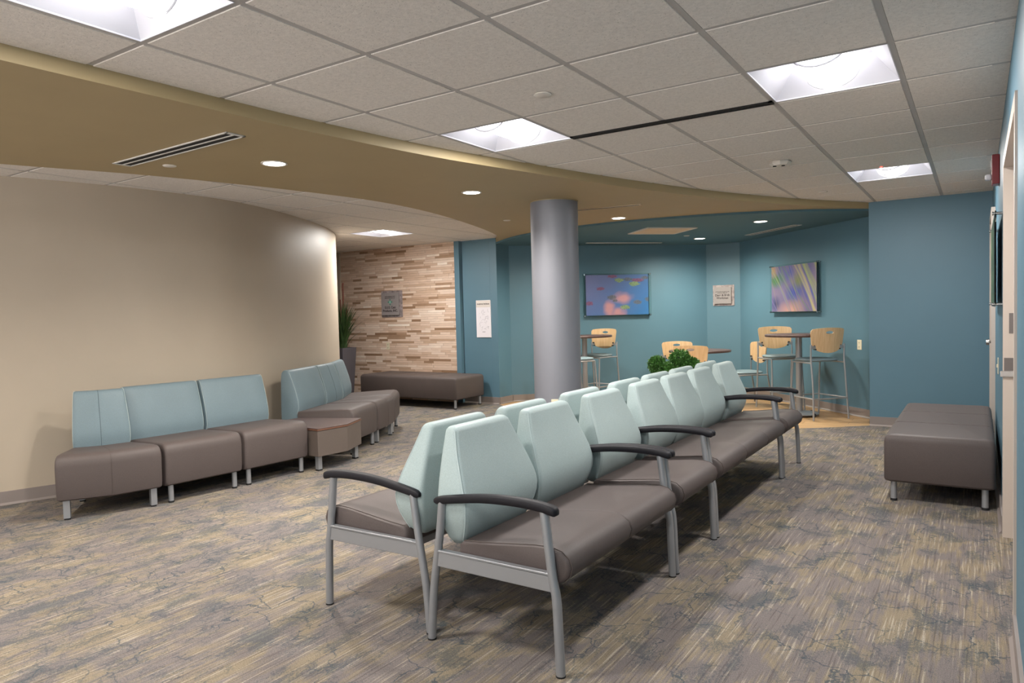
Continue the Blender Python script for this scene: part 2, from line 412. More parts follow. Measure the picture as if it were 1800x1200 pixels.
# right wall with two door openings
D1 = (3.36, 4.76, 2.05); D2 = (7.35, 8.25, 2.06)
def rw(y0, y1, z0=0, z1=CE+.1):
    return MB().box(XR, XR+.12, y0, y1, z0, z1)
wr = MB()
for y0, y1, z0, z1 in ((YB, D1[0], 0, CE+.1), (D1[1], D2[0], 0, CE+.1), (D2[1], 8.66, 0, CE+.1), (D1[0], D1[1], D1[2], CE+.1), (D2[0], D2[1], D2[2], CE+.1)):
    wr.box(XR, XR+.14, y0, y1, z0, z1)
struct('wall_right', wr, M_teal, smooth=False)
wallbox('wall_back_right', (XR, 8.54), (-.98, 8.54), M_teal, side=-1)
wallbox('wall_alcove_right', (-.98, 9.0), (-3.05, 11.07), M_teal, side=-1)
wallbox('wall_alcove_back', (-3.05, 11.07), (-3.57, 11.07), M_teal, side=-1)
wallbox('wall_alcove_left', (-3.57, 11.07), (-5.81, 8.83), M_teal, side=-1)
struct('wall_alcove_side', MB().box(-5.93, -5.81, 8.50, 8.90, 0, CE+.1), M_teal, smooth=False)
struct('wall_alcove_end', MB().box(-.98, -.88, 8.6, 9.05, 0, CE+.1), M_teal, smooth=False)
struct('wall_back_left', MB().box(-6.425, -5.931, 8.50, 8.62, 0, CE+.1), M_teal, smooth=False)
struct('trim_1', MB().box(-6.53, -6.44, 8.44, 8.62, 0, CE+.1), M_teal, smooth=False)
struct('wall_timber', MB().box(-8.95, -6.53, 8.46, 8.62, 0, CE+.1), M_mosaic, smooth=False)
struct('wall_back_far_left', MB().box(-10.4, -8.95, 8.43, 8.62, 0, CE+.1), M_beige, smooth=False)
struct('wall_left', MB().box(-10.5, -10.4, YB-.1, 8.7, 0, CE+.1), M_beige, smooth=False)
rw_ = MB(); wx = [-9.4+i*1.9 for i in range(5)]
rw_.box(-10.4, XR+.14, YB-.1, YB, 0, .35).box(-10.4, XR+.14, YB-.1, YB, 2.32, CE+.1)
edges = [-10.4]+[q for x in wx for q in (x, x+1.7)]+[XR+.14]
for i in range(0, len(edges), 2): rw_.box(edges[i], edges[i+1], YB-.1, YB, .35, 2.32)
struct('wall_rear', rw_, M_beige, smooth=False)
for i, x in enumerate(wx):  # added unseen windows, let in fill light to brighten the ceiling
    b = MB()
    for q in ((x, x+.05, .35, 2.32), (x+1.65, x+1.7, .35, 2.32), (x, x+1.7, .35, .40), (x, x+1.7, 2.27, 2.32), (x+.83, x+.87, .4, 2.27)): b.box(q[0], q[1], YB-.08, YB+.01, q[2], q[3])
    wo = struct('fill_window_%d' % (i+1), b, M_frame, smooth=False)
    MB().box(x+.04, x+1.66, YB-.045, YB-.040, .39, 2.28).build('pane', M_pane, wo, smooth=False)
bw = MB(); bo = offset_line(beige, .12)
bw.loft([[(p[0], p[1], 0), (p[0], p[1], CE+.02), (q[0], q[1], CE+.02), (q[0], q[1], 0)] for p, q in zip(beige, bo)])
struct('wall_curved', bw, M_beige, ang=30)
# baseboards
def baseboard(name, P, side=-1, h=.10, t=.012, start=0):
    b = MB(); o1 = offset_line(P, t*side); o2 = offset_line(P, (t+.012)*side)
    b.loft([[(p[0], p[1], 0.001), (p[0], p[1], h), (q[0], q[1], h), (q[0], q[1], .018), (s[0], s[1], .003), (s[0], s[1], .001)] for p, q, s in zip(P, o1, o2)])
    return struct(name, b, M_base, smooth=False)
baseboard('baseboard_curved', beige)
baseboard('baseboard_back_right', [(XR-.02, 8.54), (-.98, 8.54)], 1)
baseboard('baseboard_alcove_right', [(-1.0, 9.02), (-3.05, 11.07)], 1)
baseboard('baseboard_alcove_back', [(-3.05, 11.07), (-3.57, 11.07)], 1)
baseboard('baseboard_alcove_left', [(-3.57, 11.07), (-5.8, 8.84)], 1)
baseboard('baseboard_alcove_side', [(-5.81, 8.84), (-5.81, 8.5)], 1)
baseboard('baseboard_back_left', [(-5.81, 8.5), (-6.43, 8.5)], 1)
baseboard('baseboard_right', [(XR, YB), (XR, D1[0]-.05)], 1)
baseboard('baseboard_right_middle', [(XR, D1[1]+.06), (XR, D2[0]-.06)], 1)

# tile ceilings: drop tiles in a T-bar grid, tiles left out where troffers sit
G = .6096
def tile_ceiling(name, x0, y0, i0, i1, j0, j1, holes, inside=None):
    t = MB(); g = MB()
    for i in range(i0, i1):
        for j in range(j0, j1):
            xa, ya = x0+i*G, y0+j*G
            if inside and not any(inside(xa+a*G, ya+b*G) for a in (0, .5, 1) for b in (0, .5, 1)): continue
            if (i, j) in holes: continue
            e = .0125; c = .003
            a0, a1, b0, b1 = xa+e, xa+G-e, ya+e, ya+G-e
            t.loft([[(a0, b0, CE+.012), (a1, b0, CE+.012), (a1, b1, CE+.012), (a0, b1, CE+.012)],
                    [(a0, b0, CE+.002), (a1, b0, CE+.002), (a1, b1, CE+.002), (a0, b1, CE+.002)],
                    [(a0+c, b0+c, CE-.0025), (a1-c, b0+c, CE-.0025), (a1-c, b1-c, CE-.0025), (a0+c, b1-c, CE-.0025)]])
    xa, xb, ya, yb = x0+i0*G, x0+i1*G, y0+j0*G, y0+j1*G
    for i in range(i0, i1+1): g.box(x0+i*G-.012, x0+i*G+.012, ya, yb, CE, CE+.03)
    for j in range(j0, j1+1): g.box(xa, xb, y0+j*G-.0121, y0+j*G+.0121, CE+.0002, CE+.0302)
    o = struct(name, t, M_tile, smooth=False)
    o2 = g.build('ceiling_grid', M_grid, parent=o, smooth=False)
    return o
GX, GY = -.3066, 2.2019
def cell(i, j): return (GX+(i+.5)*G, GY+(j+.5)*G)
HM = {(-4, -2), (-4, 2), (-1, 2), (-1, 7), (-1, -4), (-4, -7), (-1, -8)}
# indices here count from the lower corner of a cell
clipx = lambda x, y: x > (lambda yy: min(fascia, key=lambda p: abs(p[1]-yy))[0])(y)-.35
tile_ceiling('ceiling', GX, GY, -7, 1, -10, 11, HM, clipx)
GX2, GY2 = -6.262, 6.655
def farx(x, y): return x < (lambda yy: min(faredge, key=lambda p: abs(p[1]-yy))[0])(y)+.3
HC = {(-1, 0), (-3, -5), (-5, -1)}
tile_ceiling('ceiling', GX2, GY2, -7, 4, -17, 4, HC, farx)
# perimeter angle along the right wall (wider border strip)
struct('trim_2', MB().box(.055, XR, YB, 8.54, CE-.002, CE+.03), M_grid, smooth=False)
struct('trim_3', MB().box(-.98, XR, 8.515, 8.54, CE-.002, CE+.01), M_grid, smooth=False)
# slab above everything so no light leaks
struct('ceiling', MB().box(-10.5, XR+.2, YB-.1, 11.3, CE+.22, CE+.3), M_white, smooth=False)
# soffit
sf = fascia+[(-.975, 8.56)]+tealarc[::-1]+faredge[::-1]
sf = fascia[:-1]+[(-.98, 8.54)]+tealarc[::-1][1:-1]+faredge[::-1]
struct('ceiling_soffit', MB().prism(sf, 2.34, CE+.04), M_soffit, ang=30)
ta = tealarc+[(-.97, 9.0), (-3.05, 11.08), (-3.57, 11.08), (-5.82, 8.85)]
struct('ceiling_alcove', MB().prism(ta, 2.315, CE+.04), M_tealceil, ang=30)
# column
cc = MB(); CX, CY, CR = -3.32, 5.835, .222
cc.disc((CX, CY, 0), CR, 2.36, 64); struct('column', cc, M_column)
struct('trim_4', MB().disc((CX, CY, 2.334), CR+.006, .007, 64), M_soffit)
struct('baseboard_column', MB().disc((CX, CY, .001), CR+.008, .1, 48), M_base)

# doors on the right wall
def door_frame(y0, y1, zt, wd, pr):
    b = MB()
    b.box(XR-pr, XR+.02, y0-wd, y0+.012, 0, zt+wd); b.box(XR-pr, XR+.02, y1-.012, y1+wd, 0, zt+wd); b.box(XR-pr, XR+.02, y0+.012, y1-.012, zt-.012, zt+wd)
    b.box(XR+.02, XR+.139, y0-.001, y0+.012, 0, zt); b.box(XR+.02, XR+.139, y1-.012, y1+.001, 0, zt); b.box(XR+.02, XR+.139, y0, y1, zt-.012, zt+.001)
    return b
e = empty('door_1', (0, 0, 0)); e['kind'] = 'structure'
door_frame(*D1, .05, .009).build('door_frame', M_frame, e, smooth=False)
MB().box(XR+.09, XR+.135, D1[0]+.013, D1[1]-.013, .008, D1[2]-.013).build('door_leaf', M_door, e, smooth=False)
k = MB(); y = D1[1]-.012
k.box(XR+.018, XR+.052, y-.003, y, 1.135, 1.245); k.box(XR+.028, XR+.043, y-.0045, y-.003, 1.155, 1.225)
k.build('deadbolt_strike', M_plate, e, smooth=False)
k = MB(); k.box(XR-.004, XR+.052, y-.004, y, .93, 1.0); k.build('strike_plate', M_plate, e, smooth=False)
k = MB(); k.box(XR-.022, XR+.052, y-.012, y-.001, .895, .928); k.build('strike_lip', M_chrome, e, bevel=.002)
e = empty('door_2', (0, 0, 0)); e['kind'] = 'structure'
door_frame(*D2, .05, .03).build('door_frame', M_frame, e, smooth=False)
MB().box(XR+.03, XR+.075, D2[0]+.013, D2[1]-.013, .008, D2[2]-.013).build('door_leaf', M_door, e, smooth=False)
k = MB(); k.disc((XR-.005, D2[0]+.08, .96), .028, .035, 16, 'x'); k.tube([(XR-.02, D2[0]+.08, .96), (XR-.045, D2[0]+.08, .96)], .01); k.disc((XR-.065, D2[0]+.08, .96), .024, .022, 16, 'x', .028)
k.build('door_knob', M_chrome, e)

# ------------------------------------------------------------------ lights in the ceiling
def make_troffer():
    t = empty('recessed_troffer', (0, 0, CE))
    h = .295; k = .18; z = .13
    b = MB()
    o = [(-h, -h), (h, -h), (h, h), (-h, h)]; i_ = [(-k, -h+.03), (k, -h+.03), (k, h-.03), (-k, h-.03)]
    # rim
    b.loft([[(p[0], p[1], -.002) for p in o], [(p[0]*.985, p[1]*.985, -.002) for p in o], [(p[0]*.985, p[1]*.985, .004) for p in o], [(p[0]*.62, p[1]*.66, z) for p in o]], cap=False)
    q = [(p[0]*.62, p[1]*.66, z) for p in o]; b.add(q, [(0, 1, 2, 3)])
    b.build('reflector_housing', M_troff, t, smooth=False)
    # curved lamp basket along Y
    l = MB(); n = 12; rings = []
    for kx in range(n+1):
        s_ = -1+2*kx/n; y = .205*math.sin(s_*PI/2); rad = .115*math.sqrt(max(.04, 1-abs(s_)**4))
        rings.append([(rad*math.cos(a), y, .075-rad*.62*math.sin(a)) for a in [PI*j/10 for j in range(11)]]+[(rad*math.cos(a), y, .075+rad*.2*math.sin(-a)*-1) for a in [PI-PI*j/4 for j in range(1, 4)]])
    l.loft(rings); l.build('lamp_basket', M_lamp, t, ang=60)
    for yy in (-.2, .2):
        MB().tube([(.122*math.cos(a), yy, .075-.08*math.sin(a)) for a in [PI*j/12 for j in range(13)]], .005, 6).build('basket_end_rim', M_troff, t)
    ld = bpy.data.lights.new('troffer', 'AREA'); ld.shape = 'RECTANGLE'; ld.size = .16; ld.size_y = .32; ld.energy = TROFFER_W; ld.color = (1, .97, .93)
    lo = bpy.data.objects.new('lamp', ld); COL.objects.link(lo); lo.parent = t; lo.location = (0, 0, -.003)
    return t
tlabels = {(-4, -2): 'bright square troffer at the upper left corner of the photo, nearest the camera',
 (-4, 2): 'bright square troffer beside the tan curved soffit, left end of the black slot vent',
 (-1, 2): 'large bright troffer at upper right, at the right end of the black slot vent',
 (-1, 7): 'smaller far troffer at right, just in front of the plain blue wall',
 (-1, -4): 'troffer overhead behind the camera by the right wall', (-4, -7): 'troffer overhead far behind the camera on the left', (-1, -8): 'troffer overhead far behind the camera by the right wall'}
t0 = make_troffer(); first = True
allt = [(cell(i, j), tlabels[(i, j)]) for i, j in sorted(HM, key=lambda c: c != (-4, -2))]
clab = {(-1, 0): 'small distant troffer over the corridor in front of the striped timber wall', (-3, -5): 'troffer over the corridor hidden behind the curved beige wall', (-5, -1): 'troffer over the far corridor behind the curved beige wall'}
allt += [((GX2+(i+.5)*G, GY2+(j+.5)*G), clab[(i, j)]) for i, j in sorted(HC, key=lambda c: c != (-1, 0))]
for (xy, lb) in allt:
    if first: tt = t0; first = False; tt.location = (*xy, CE)
    else: tt = dup(t0, loc=(*xy, CE))
    if lb == clab[(-1, 0)]:
        lq = [k for k in kids(tt) if k.type == 'LIGHT'][0]; lq.data = lq.data.copy(); lq.data.energy = TROFFER_W*1.35
    tag(tt, lb, 'ceiling light', 'square troffers in the tile ceiling')
def make_downlight():
    t = empty('recessed_downlight', (0, 0, 0))
    b = MB(); seg = 32
    pr = [(.085, 0), (.085, -.005), (.072, -.005), (.068, -.001), (.068, -.0005), (.07, 0)]
    rings = [[(q[0]*math.cos(2*PI*i/seg), q[0]*math.sin(2*PI*i/seg), q[1]) for i in range(seg)] for q in pr]
    b.loft(rings, cap=False); b.build('trim_ring', M_white, t)
    MB().disc((0, 0, -.003), .069, .002, 32).build('lens', M_downlamp, t)
    ld = bpy.data.lights.new('downlight', 'SPOT'); ld.energy = DOWN_W; ld.spot_size = math.radians(150); ld.spot_blend = 1; ld.shadow_soft_size = .06; ld.color = (1, .93, .84)
    lo = bpy.data.objects.new('lamp', ld); COL.objects.link(lo); lo.parent = t; lo.location = (0, 0, -.012)
    return t
d0 = make_downlight()
dl = [((-3.885, 3.117, 2.34), 'round downlight in tan soffit, nearest and leftmost, right of the white slot vent'),
      ((-3.571, 4.883, 2.34), 'round downlight in tan soffit, just left of the grey column top'),
      ((-3.334, 7.30, 2.34), 'round downlight in tan soffit, just right of the grey column'),
      ((-2.126, 8.608, 2.315), 'round downlight in teal alcove ceiling, right, above the square grass picture'),
      ((-3.322, 10.02, 2.315), 'round downlight in teal alcove ceiling, far, beside the tan access panel'),
      ((-4.62, 8.25, 2.315), 'added unseen downlight in teal alcove ceiling, hidden behind the column'),  # added lamp, kept out of sight to brighten the left alcove walls
      ((-4.55, .9, 2.34), 'round downlight in tan soffit left of the camera, out of frame'),
      ((-4.9, -1.2, 2.34), 'round downlight in tan soffit behind the camera')]
for i, (p, lb) in enumerate(dl):
    d = d0 if i == 0 else dup(d0)
    if i in (3, 4, 5):      # stronger lamps over the alcove tables
        lq = [k for k in kids(d) if k.type == 'LIGHT'][0]; lq.data = lq.data.copy(); lq.data.energy = ALCOVE_W*(.5, 1.0, .75)[i-3]; lq.data.spot_size = math.radians(168); lq.data.spot_blend = 1; lq.data.color = (1, .95, .80)
    d.location = p; tag(d, lb, 'ceiling light', 'round recessed downlights')
# slots and vents
def slot(name, a, b, z, wd, mat, label, cat='vent', nslot=2, parent=None):
    a = Vector((*a, 0)); b = Vector((*b, 0)); d = b-a; L = d.length; rz = math.atan2(d.y, d.x); c = (a+b)/2
    t = empty(name, (c.x, c.y, z), rz, label, cat)
    f = MB(); x = L/2; y = wd/2; e_ = .010
    f.box(-x, x, -y, -y+e_, -.006, .002); f.box(-x, x, y-e_, y, -.006, .002); f.box(-x, -x+.02, -y, y, -.006, .002); f.box(x-.02, x, -y, y, -.006, .002)
    if nslot > 1: f.box(-x, x, -.006, .006, -.005, .002)
    f.build('vent_frame', mat, t, smooth=False)
    MB().box(-x+.01, x-.01, -y+.005, y-.005, -.0025, .001).build('slot_opening', M_dark, t, smooth=False)
    return t
slot('slot_vent', (-4.648, 2.522), (-3.426, 2.50), 2.34, .12, M_ventw, 'white double slot vent in the tan soffit at left')
slot('slot_vent', (-3.42, 6.44), (-2.734, 6.53), 2.34, .07, M_vent, 'thin dark slot vent in the tan soffit right of the column', nslot=1)
slot('slot_vent', (-2.135, 4.0), (-.916, 4.0), CE-.004, .055, M_dark, 'long black slot vent in the white tile ceiling between two troffers')
slot('slot_vent', (-4.78, 9.33), (-3.96, 10.18), 2.315, .06, M_ventw, 'pale slot vent in teal alcove ceiling above the lily pond picture', nslot=1)
slot('slot_vent', (-2.66, 10.08), (-1.85, 9.30), 2.315, .11, M_ventw, 'pale slot vent in teal alcove ceiling above the square grass picture')
t = empty('access_panel', (-3.35, 8.63, 2.315), math.radians(45), 'square tan access panel in the teal alcove ceiling', 'access panel')
h = .33; f_ = MB()
for a in ((-h, h, -h, -h+.025), (-h, h, h-.025, h), (-h, -h+.025, -h, h), (h-.025, h, -h, h)): f_.box(*a, -.012, .001)
f_.build('panel_frame', M_ventw, t, bevel=.002)
MB().box(-h+.02, h-.02, -h+.02, h-.02, -.007, .001).build('panel_door', M_panel, t, smooth=False)
cap = [((-1.823, 3.118, CE-.006), .045, 'round white sprinkler cap in the tile ceiling, upper middle'),
       ((-1.241, 7.40, CE-.006), .04, 'small round sprinkler cap in the tile ceiling far right, by the tan soffit edge'),
       ((-4.453, 2.732, 2.34), .042, 'round sprinkler cap in the tan soffit below the white slot vent'),
       ((-4.344, 6.584, 2.34), .04, 'round sprinkler cap in the tan soffit left of the column'),
       ((-3.328, 9.492, 2.315), .04, 'tiny round sprinkler cap in the teal alcove ceiling beside the access panel')]
cm = MB().lathe([(.001, -.006), (.9, -.006), (1.0, -.003), (1.0, .001)], seg=24).build('sprinkler_cap', M_white)
for i, (p, rr, lb) in enumerate(cap):
    c = cm if i == 0 else cm.copy()
    if i: COL.objects.link(c)
    c.location = p; c.scale = (rr, rr, 1); tag(c, lb, 'sprinkler cap', 'round sprinkler caps')
    if i == 2: pass
t = empty('smoke_detector', (-1.245, 5.65, CE-.006), math.radians(10), 'small octagonal ceiling sensor with two dark lenses, between the right troffers', 'ceiling sensor')
MB().lathe([(.075, .001), (.08, -.012), (.062, -.030), (.001, -.034)], seg=8).build('housing', M_white, t, smooth=False)
for sx in (-1, 1): MB().disc((.03*sx-.01, -.02, -.036), .013, .008, 12).build('sensor_lens', M_dark, t)
t = empty('status_light', (-.643, 6.40, CE-.006), 0, 'tiny red indicator light on a ceiling tile near the far troffer', 'indicator light')
MB().disc((0, 0, -.008), .007, .009, 12).build('lamp_dot', M_led, t)
MB().disc((0, 0, -.002), .014, .003, 16).build('bezel', M_white, t)

# ------------------------------------------------------------------ tandem seating (back to back rows)
def zlerp(prof, z):
    for (a, va), (b, vb) in zip(prof, prof[1:]):
        if a <= z <= b:
            s_ = (z-a)/(b-a); return va+(vb-va)*s_
    return prof[-1][1] if z > prof[-1][0] else prof[0][1]
def sm(prof, n=6):
    P = cspline([(a, b, 0) for a, b in prof], n); return [(p[0], p[1]) for p in P]
BF = sm([(.385, .150), (.44, .178), (.50, .200), (.57, .205), (.66, .175), (.76, .135), (.85, .105)])      # front u of backrest by height
BR = [(.385, .085), (.50, .055), (.85, .045)]
BW = sm([(.385, .225), (.44, .250), (.52, .272), (.60, .270), (.72, .240), (.85, .197)])     # half width
def backrest_mesh():
    b = MB(); rings = []
    zs = [.385+(.835-.385)*i/14 for i in range(15)]
    def ring(z, ins=0, dz=0):
        uf, ur, w_ = zlerp(BF, z)-ins, zlerp(BR, z)+ins*.6, zlerp(BW, z)-ins
        pts = []; r_ = min(.022, (uf-ur)*.45)
        # front edge bowed slightly
        for q in rrect((uf+ur)/2, 0, (uf-ur)/2, w_, r_, z+dz, 3): pts.append(q)
        return pts
    rings.append(ring(.385, .02, 0)); rings.append(ring(.385, .005, .006))
    for z in zs[1:]: rings.append(ring(z))
    rings.append(ring(.835, .003, .009)); rings.append(ring(.835, .011, .017)); rings.append(ring(.835, .022, .021))
    return b.loft(rings)
def seam_line(side):
    b = MB(); pts = []
    for i in range(13):
        z = .41+(.84-.41)*i/12; pts.append((zlerp(BF, z)-.008, side*(zlerp(BW, z)-.004), z))
    return b.tube(pts, .0022, 6)
def arm_mesh():
    b = MB(); rings = []
    path = sm([(.055, .572), (.16, .590), (.30, .609), (.44, .615), (.55, .610), (.618, .597)], 5)
    n = len(path)
    for i, (x, z) in enumerate(path):
        s_ = i/(n-1); w_ = .0155+.0062*math.sin(min(1, s_*1.25)*PI/2); hh = .0165+.002*s_
        if i == 0 or i == n-1: w_ *= .6; hh *= .55
        elif i == 1 or i == n-2: w_ *= .93; hh *= .92
        rings.append([(x, w_*math.copysign(abs(math.cos(a))**.6, math.cos(a)), z+hh*math.copysign(abs(math.sin(a))**.7, math.sin(a))) for a in [2*PI*j/16 for j in range(16)]])
    return b.loft(rings)
def make_tandem(n, L, label):
    """bench facing +X; local origin on the back-to-back line, floor, y from 0 to L"""
    t = empty('tandem_bench', (0, 0, 0), 0, label, 'waiting bench', 'back to back waiting benches')
    ends = (.0, L)
    for yy in ends:
        rl = MB().tube(cspline([(.019, yy, .004), (.036, yy, .2), (.062, yy, .36), (.078, yy, .46), (.092, yy, .572)], 4), .0165, 12, flat=1)
        rl.build('leg', M_silver, t)
        fl = MB().tube(cspline([(.617, yy, .004), (.612, yy, .15), (.606, yy, .285), (.592, yy, .36), (.562, yy, .602)], 4), .0175, 12)
        fl.build('leg', M_silver, t)
        for ux in (.617, .019): MB().disc((ux, yy, 0), .0182, .006, 14).build('foot_glide', M_foot, t)
        a = arm_mesh(); a.v = [(p[0], p[1]+yy, p[2]) for p in a.v]
        a.build('armrest', M_black, t, ang=60)
        s_ = MB(); s_.bar((.065, yy, .338), (.60, yy, .334), .020, .058).bar((.065, yy, .372), (.592, yy, .370), .028, .010)
        s_.build('side_rail', M_silver, t, bevel=.003, seg=2)
    for ux in (.20, .50): MB().bar((ux, .02, .316), (ux, L-.02, .316), .035, .03).build('under_rail', M_silver, t, smooth=False)
    # seat: cross-section swept along y with a groove at each seat joint
    prof = [(.155, .345), (.155, .405), (.172, .418), (.26, .424), (.38, .438), (.50, .452), (.57, .455), (.615, .446), (.645, .422), (.655, .392), (.645, .358), (.620, .334), (.58, .326), (.30, .332)]
    c0 = (.40, .38); ys = [.018, .022, .034]; sc = [.93, .98, 1.0]
    for k_ in range(1, n):
        y_ = L*k_/n; ys += [y_-.012, y_-.004, y_, y_+.004, y_+.012]; sc += [1.0, .993, .972, .993, 1.0]
    ys += [L-.034, L-.022, L-.018]; sc += [1.0, .98, .93]
    b = MB(); b.loft([[(c0[0]+(p[0]-c0[0])*k_, y_, c0[1]+(p[1]-c0[1])*k_) for p in prof] for y_, k_ in zip(ys, sc)])
    st = b.build('seat', M_brown, t, ang=50)
    for yq in [.032, L-.032]:
        MB().tube([(p[0]+(.0015 if p[0] > .6 else 0), yq, p[1]+(.0015 if p[0] < .6 else 0)) for p in prof[2:12]], .0016, 5).build('seat_piping', M_seam, st)
    for k_ in range(n):
        yc = L*(k_+.5)/n; yc = .28+(L-.56)*(k_/(n-1)) if n > 1 else L/2
        b = backrest_mesh(); b.v = [(p[0], p[1]+yc, p[2]) for p in b.v]
        bb = b.build('backrest', M_sea, t, ang=50)
        for sd in (-1, 1):
            q = seam_line(sd); q.v = [(p[0], p[1]+yc, p[2]) for p in q.v]; q.build('piping', M_seam2, bb)
        MB().box(.045, .075, yc-.02, yc+.02, .31, .46).build('back_bracket', M_silver, t, smooth=False)
    return t
XC = -1.872
rowsR = [(2, 2.18, 3.30, 'near two-seat waiting bench of the right-hand row, facing right, closest to the camera'),
         (1, 3.347, 3.955, 'single-seat waiting bench of the right-hand row, just behind the near two-seat one'),
         (3, 4.0, 5.627, 'three-seat waiting bench of the right-hand row, facing right'),
         (1, 5.672, 6.25, 'single-seat waiting bench at the far end of the right-hand row')]
rowsL = [(2, 'near two-seat waiting bench facing left, back against the closest right-hand bench'),
         (1, 'single-seat bench facing left whose pale back shows between the near right-hand backs'),
         (3, 'three-seat bench facing left, mostly hidden behind the right-hand three-seat bench'),
         (1, 'single-seat bench facing left at the far end, almost hidden beside the topiary')]
for (n, y0, y1, lb), (n2, lb2) in zip(rowsR, rowsL):
    t = make_tandem(n, y1-y0, lb); t.location = (XC, y0, 0)
    t2 = dup(t, loc=(XC, y1+.036, 0), rz=PI, label=lb2)

# ------------------------------------------------------------------ modular lounge seats
def P2(v): return Vector((v[0], v[1]))
def lounge_unit(name, FL, FR, BL, BR_, label, mid=None, midb=None, square=False, back=True, zf=.44, cat='lounge seat'):
    """FL/FR front corners seen from the front with FL on the camera-left end; polygons are world plan coords"""
    FL, FR, BL, BR_ = map(P2, (FL, FR, BL, BR_))
    c = (FL+FR+BL+BR_)/4
    t = empty(name, (c.x, c.y, 0), 0, label, cat, 'modular lounge seats along the curved wall')
    L = lambda p: (p.x-c.x, p.y-c.y)
    front = [FL]+([P2(mid)] if mid else [])+[FR]; rear = [BL]+([P2(midb)] if midb else [])+[BR_]
    if mid and not midb: rear = [BL, (BL+BR_)/2, BR_]
    nn = len(front)
    D = [(rear[i]-front[i]) for i in range(nn)]
    at_ = lambda i, d: front[i]+D[i].normalized()*d
    dep = min(x.length for x in D)
    # seat block: lofted across the width, profile = depth x height with rounded nose
    kk = min(1, dep/.755)
    prof = [(.03, .128), (.006, .14), (0, .17), (-.006, .36), (.0, .395), (.012, .418), (.032, .432), (.06, .438), (.14, .437), (.40*kk, .425), (.52*kk, .420), (.576*kk, .415), (.576*kk, .128)]
    b = MB(); g = .004
    rings = []
    def ringat(P_, Dn, ins):
        return [(*L(P_+Dn*max(d, 0)+(Dn*0 if d >= 0 else Dn*d)), z) for d, z in [(x[0]+(ins if x[0] < .2 else 0), x[1]-(ins if x[1] > .3 else -ins*.5)) for x in prof]]
    W = [];
    for i in range(nn-1):
        d = front[i+1]-front[i]
        ss = [0, .012, .035, .07]+[.2, .5, .8]+[.93, .965, .988, 1] if False else None
        ln = d.length
        sv = ([g/ln, (g+.006)/ln, (g+.02)/ln] if i == 0 else [])+[.2, .4, .6, .8]+([1-(g+.02)/ln, 1-(g+.006)/ln, 1-g/ln] if i == nn-2 else [1.0])
        insv = ([.014, .005, 0] if i == 0 else [])+[0]*4+([0, .005, .014] if i == nn-2 else [0])
        for s_, q in zip(sv, insv):
            Pf = front[i].lerp(front[i+1], s_); Dn = D[i].normalized().lerp(D[i+1].normalized(), s_)
            W.append((Pf, Dn, q))
    b.loft([ringat(*x) for x in W])
    st = b.build('seat', M_brown, t, ang=40)
    if mid:
        Pm, Dm = front[1], D[1].normalized()
        MB().tube([(*L(Pm+Dm*d), z+.0008 if d > .02 else z) for d, z in [(x[0]-.0008, x[1]) for x in prof[1:11]]], .0013, 5).build('seat_piping', M_seam, st)
    if back:
        # leaning back pad
        bp = [(.588, .138), (.582, .15), (.580, .39), (.562, .45), (.566, .52), (.590, .62), (.622, .72), (.645, .785), (.655, .805), (.672, .816), (.70, .818), (.722, .812), (.735, .795), (.742, .74), (dep-.01, .60), (dep-.005, .42), (dep-.005, .15), (dep-.012, .138)]
        k_ = dep/.755
        bp = [(x*min(1, k_) if i < len(bp)-4 else x, z) for i, (x, z) in enumerate(bp)]
        b = MB()
        def bring(P_, Dn, ins):
            cx_, cz_ = .67*k_, .6
            return [(*L(P_+Dn*(x+(ins if x < cx_ else -ins*.2))), z-(ins if z > .7 else 0)) for x, z in bp]
        b.loft([bring(*x) for x in W])
        bb = b.build('backrest', M_sea2, t, ang=40)
        for Pf, Dn, q in ((W[1][0], W[1][1], 0), (W[-2][0], W[-2][1], 0)):
            MB().tube([(*L(Pf+Dn*(x+.004)), z) for x, z in bp[2:11]], .0015, 5).build('piping', M_seam2, bb)
        if mid:
            MB().tube([(*L(front[1]+D[1].normalized()*(x-.0003)), z) for x, z in bp[2:11]], .0012, 5).build('center_seam', M_gap, bb)
    # legs
    zl = .135
    for i, pt in ((0, front[0]), (nn-1, front[-1])):
        inward = (front[1 if i == 0 else nn-2]-pt).normalized()
        Dn = D[i].normalized()
        for dd in (.045, D[i].length-.07):
            wid_here = (front[-1]-front[0]).length if dd < .2 else (rear[-1]-rear[0]).length
            p = pt+Dn*dd+inward*(.055 if dd < .2 or wid_here > .3 else .03)
            x, y = L(p)
            lm_ = MB()
            if square: lm_.prism([(x+a_*.02*math.cos(q_)-b_*.02*math.sin(q_), y+a_*.02*math.sin(q_)+b_*.02*math.cos(q_)) for q_ in [math.atan2(inward.y, inward.x)] for a_, b_ in ((-1, -1), (1, -1), (1, 1), (-1, 1))], .012, zl)
            else: lm_.disc((x, y, .012), .019, zl-.012, 20)
            lg = lm_.build('leg', M_silver, t, ang=40)
            MB().disc((x, y, 0), .02, .014, 16).build('foot', M_foot, lg)
    return t, c, L
def along(p, d, s): return (p[0]+d[0]*s, p[1]+d[1]*s)
lounge_unit('lounge_seat', (-5.124, 2.235), (-4.872, 2.842), (-5.63, 2.63), (-5.612, 2.905), 'wedge-shaped lounge seat with narrow blue-grey back at the left end of the row', mid=(-4.945, 2.52), midb=(-5.625, 2.77), square=True)
lounge_unit('lounge_seat', (-4.875, 2.858), (-4.822, 3.466), (-5.618, 2.93), (-5.578, 3.53), 'straight lounge seat in the middle of the left trio against the beige wall')
lounge_unit('lounge_seat', (-4.822, 3.480), (-4.795, 4.098), (-5.577, 3.546), (-5.550, 4.16), 'straight lounge seat left of the wedge side table with walnut top')
nS = (-.924, -.382)
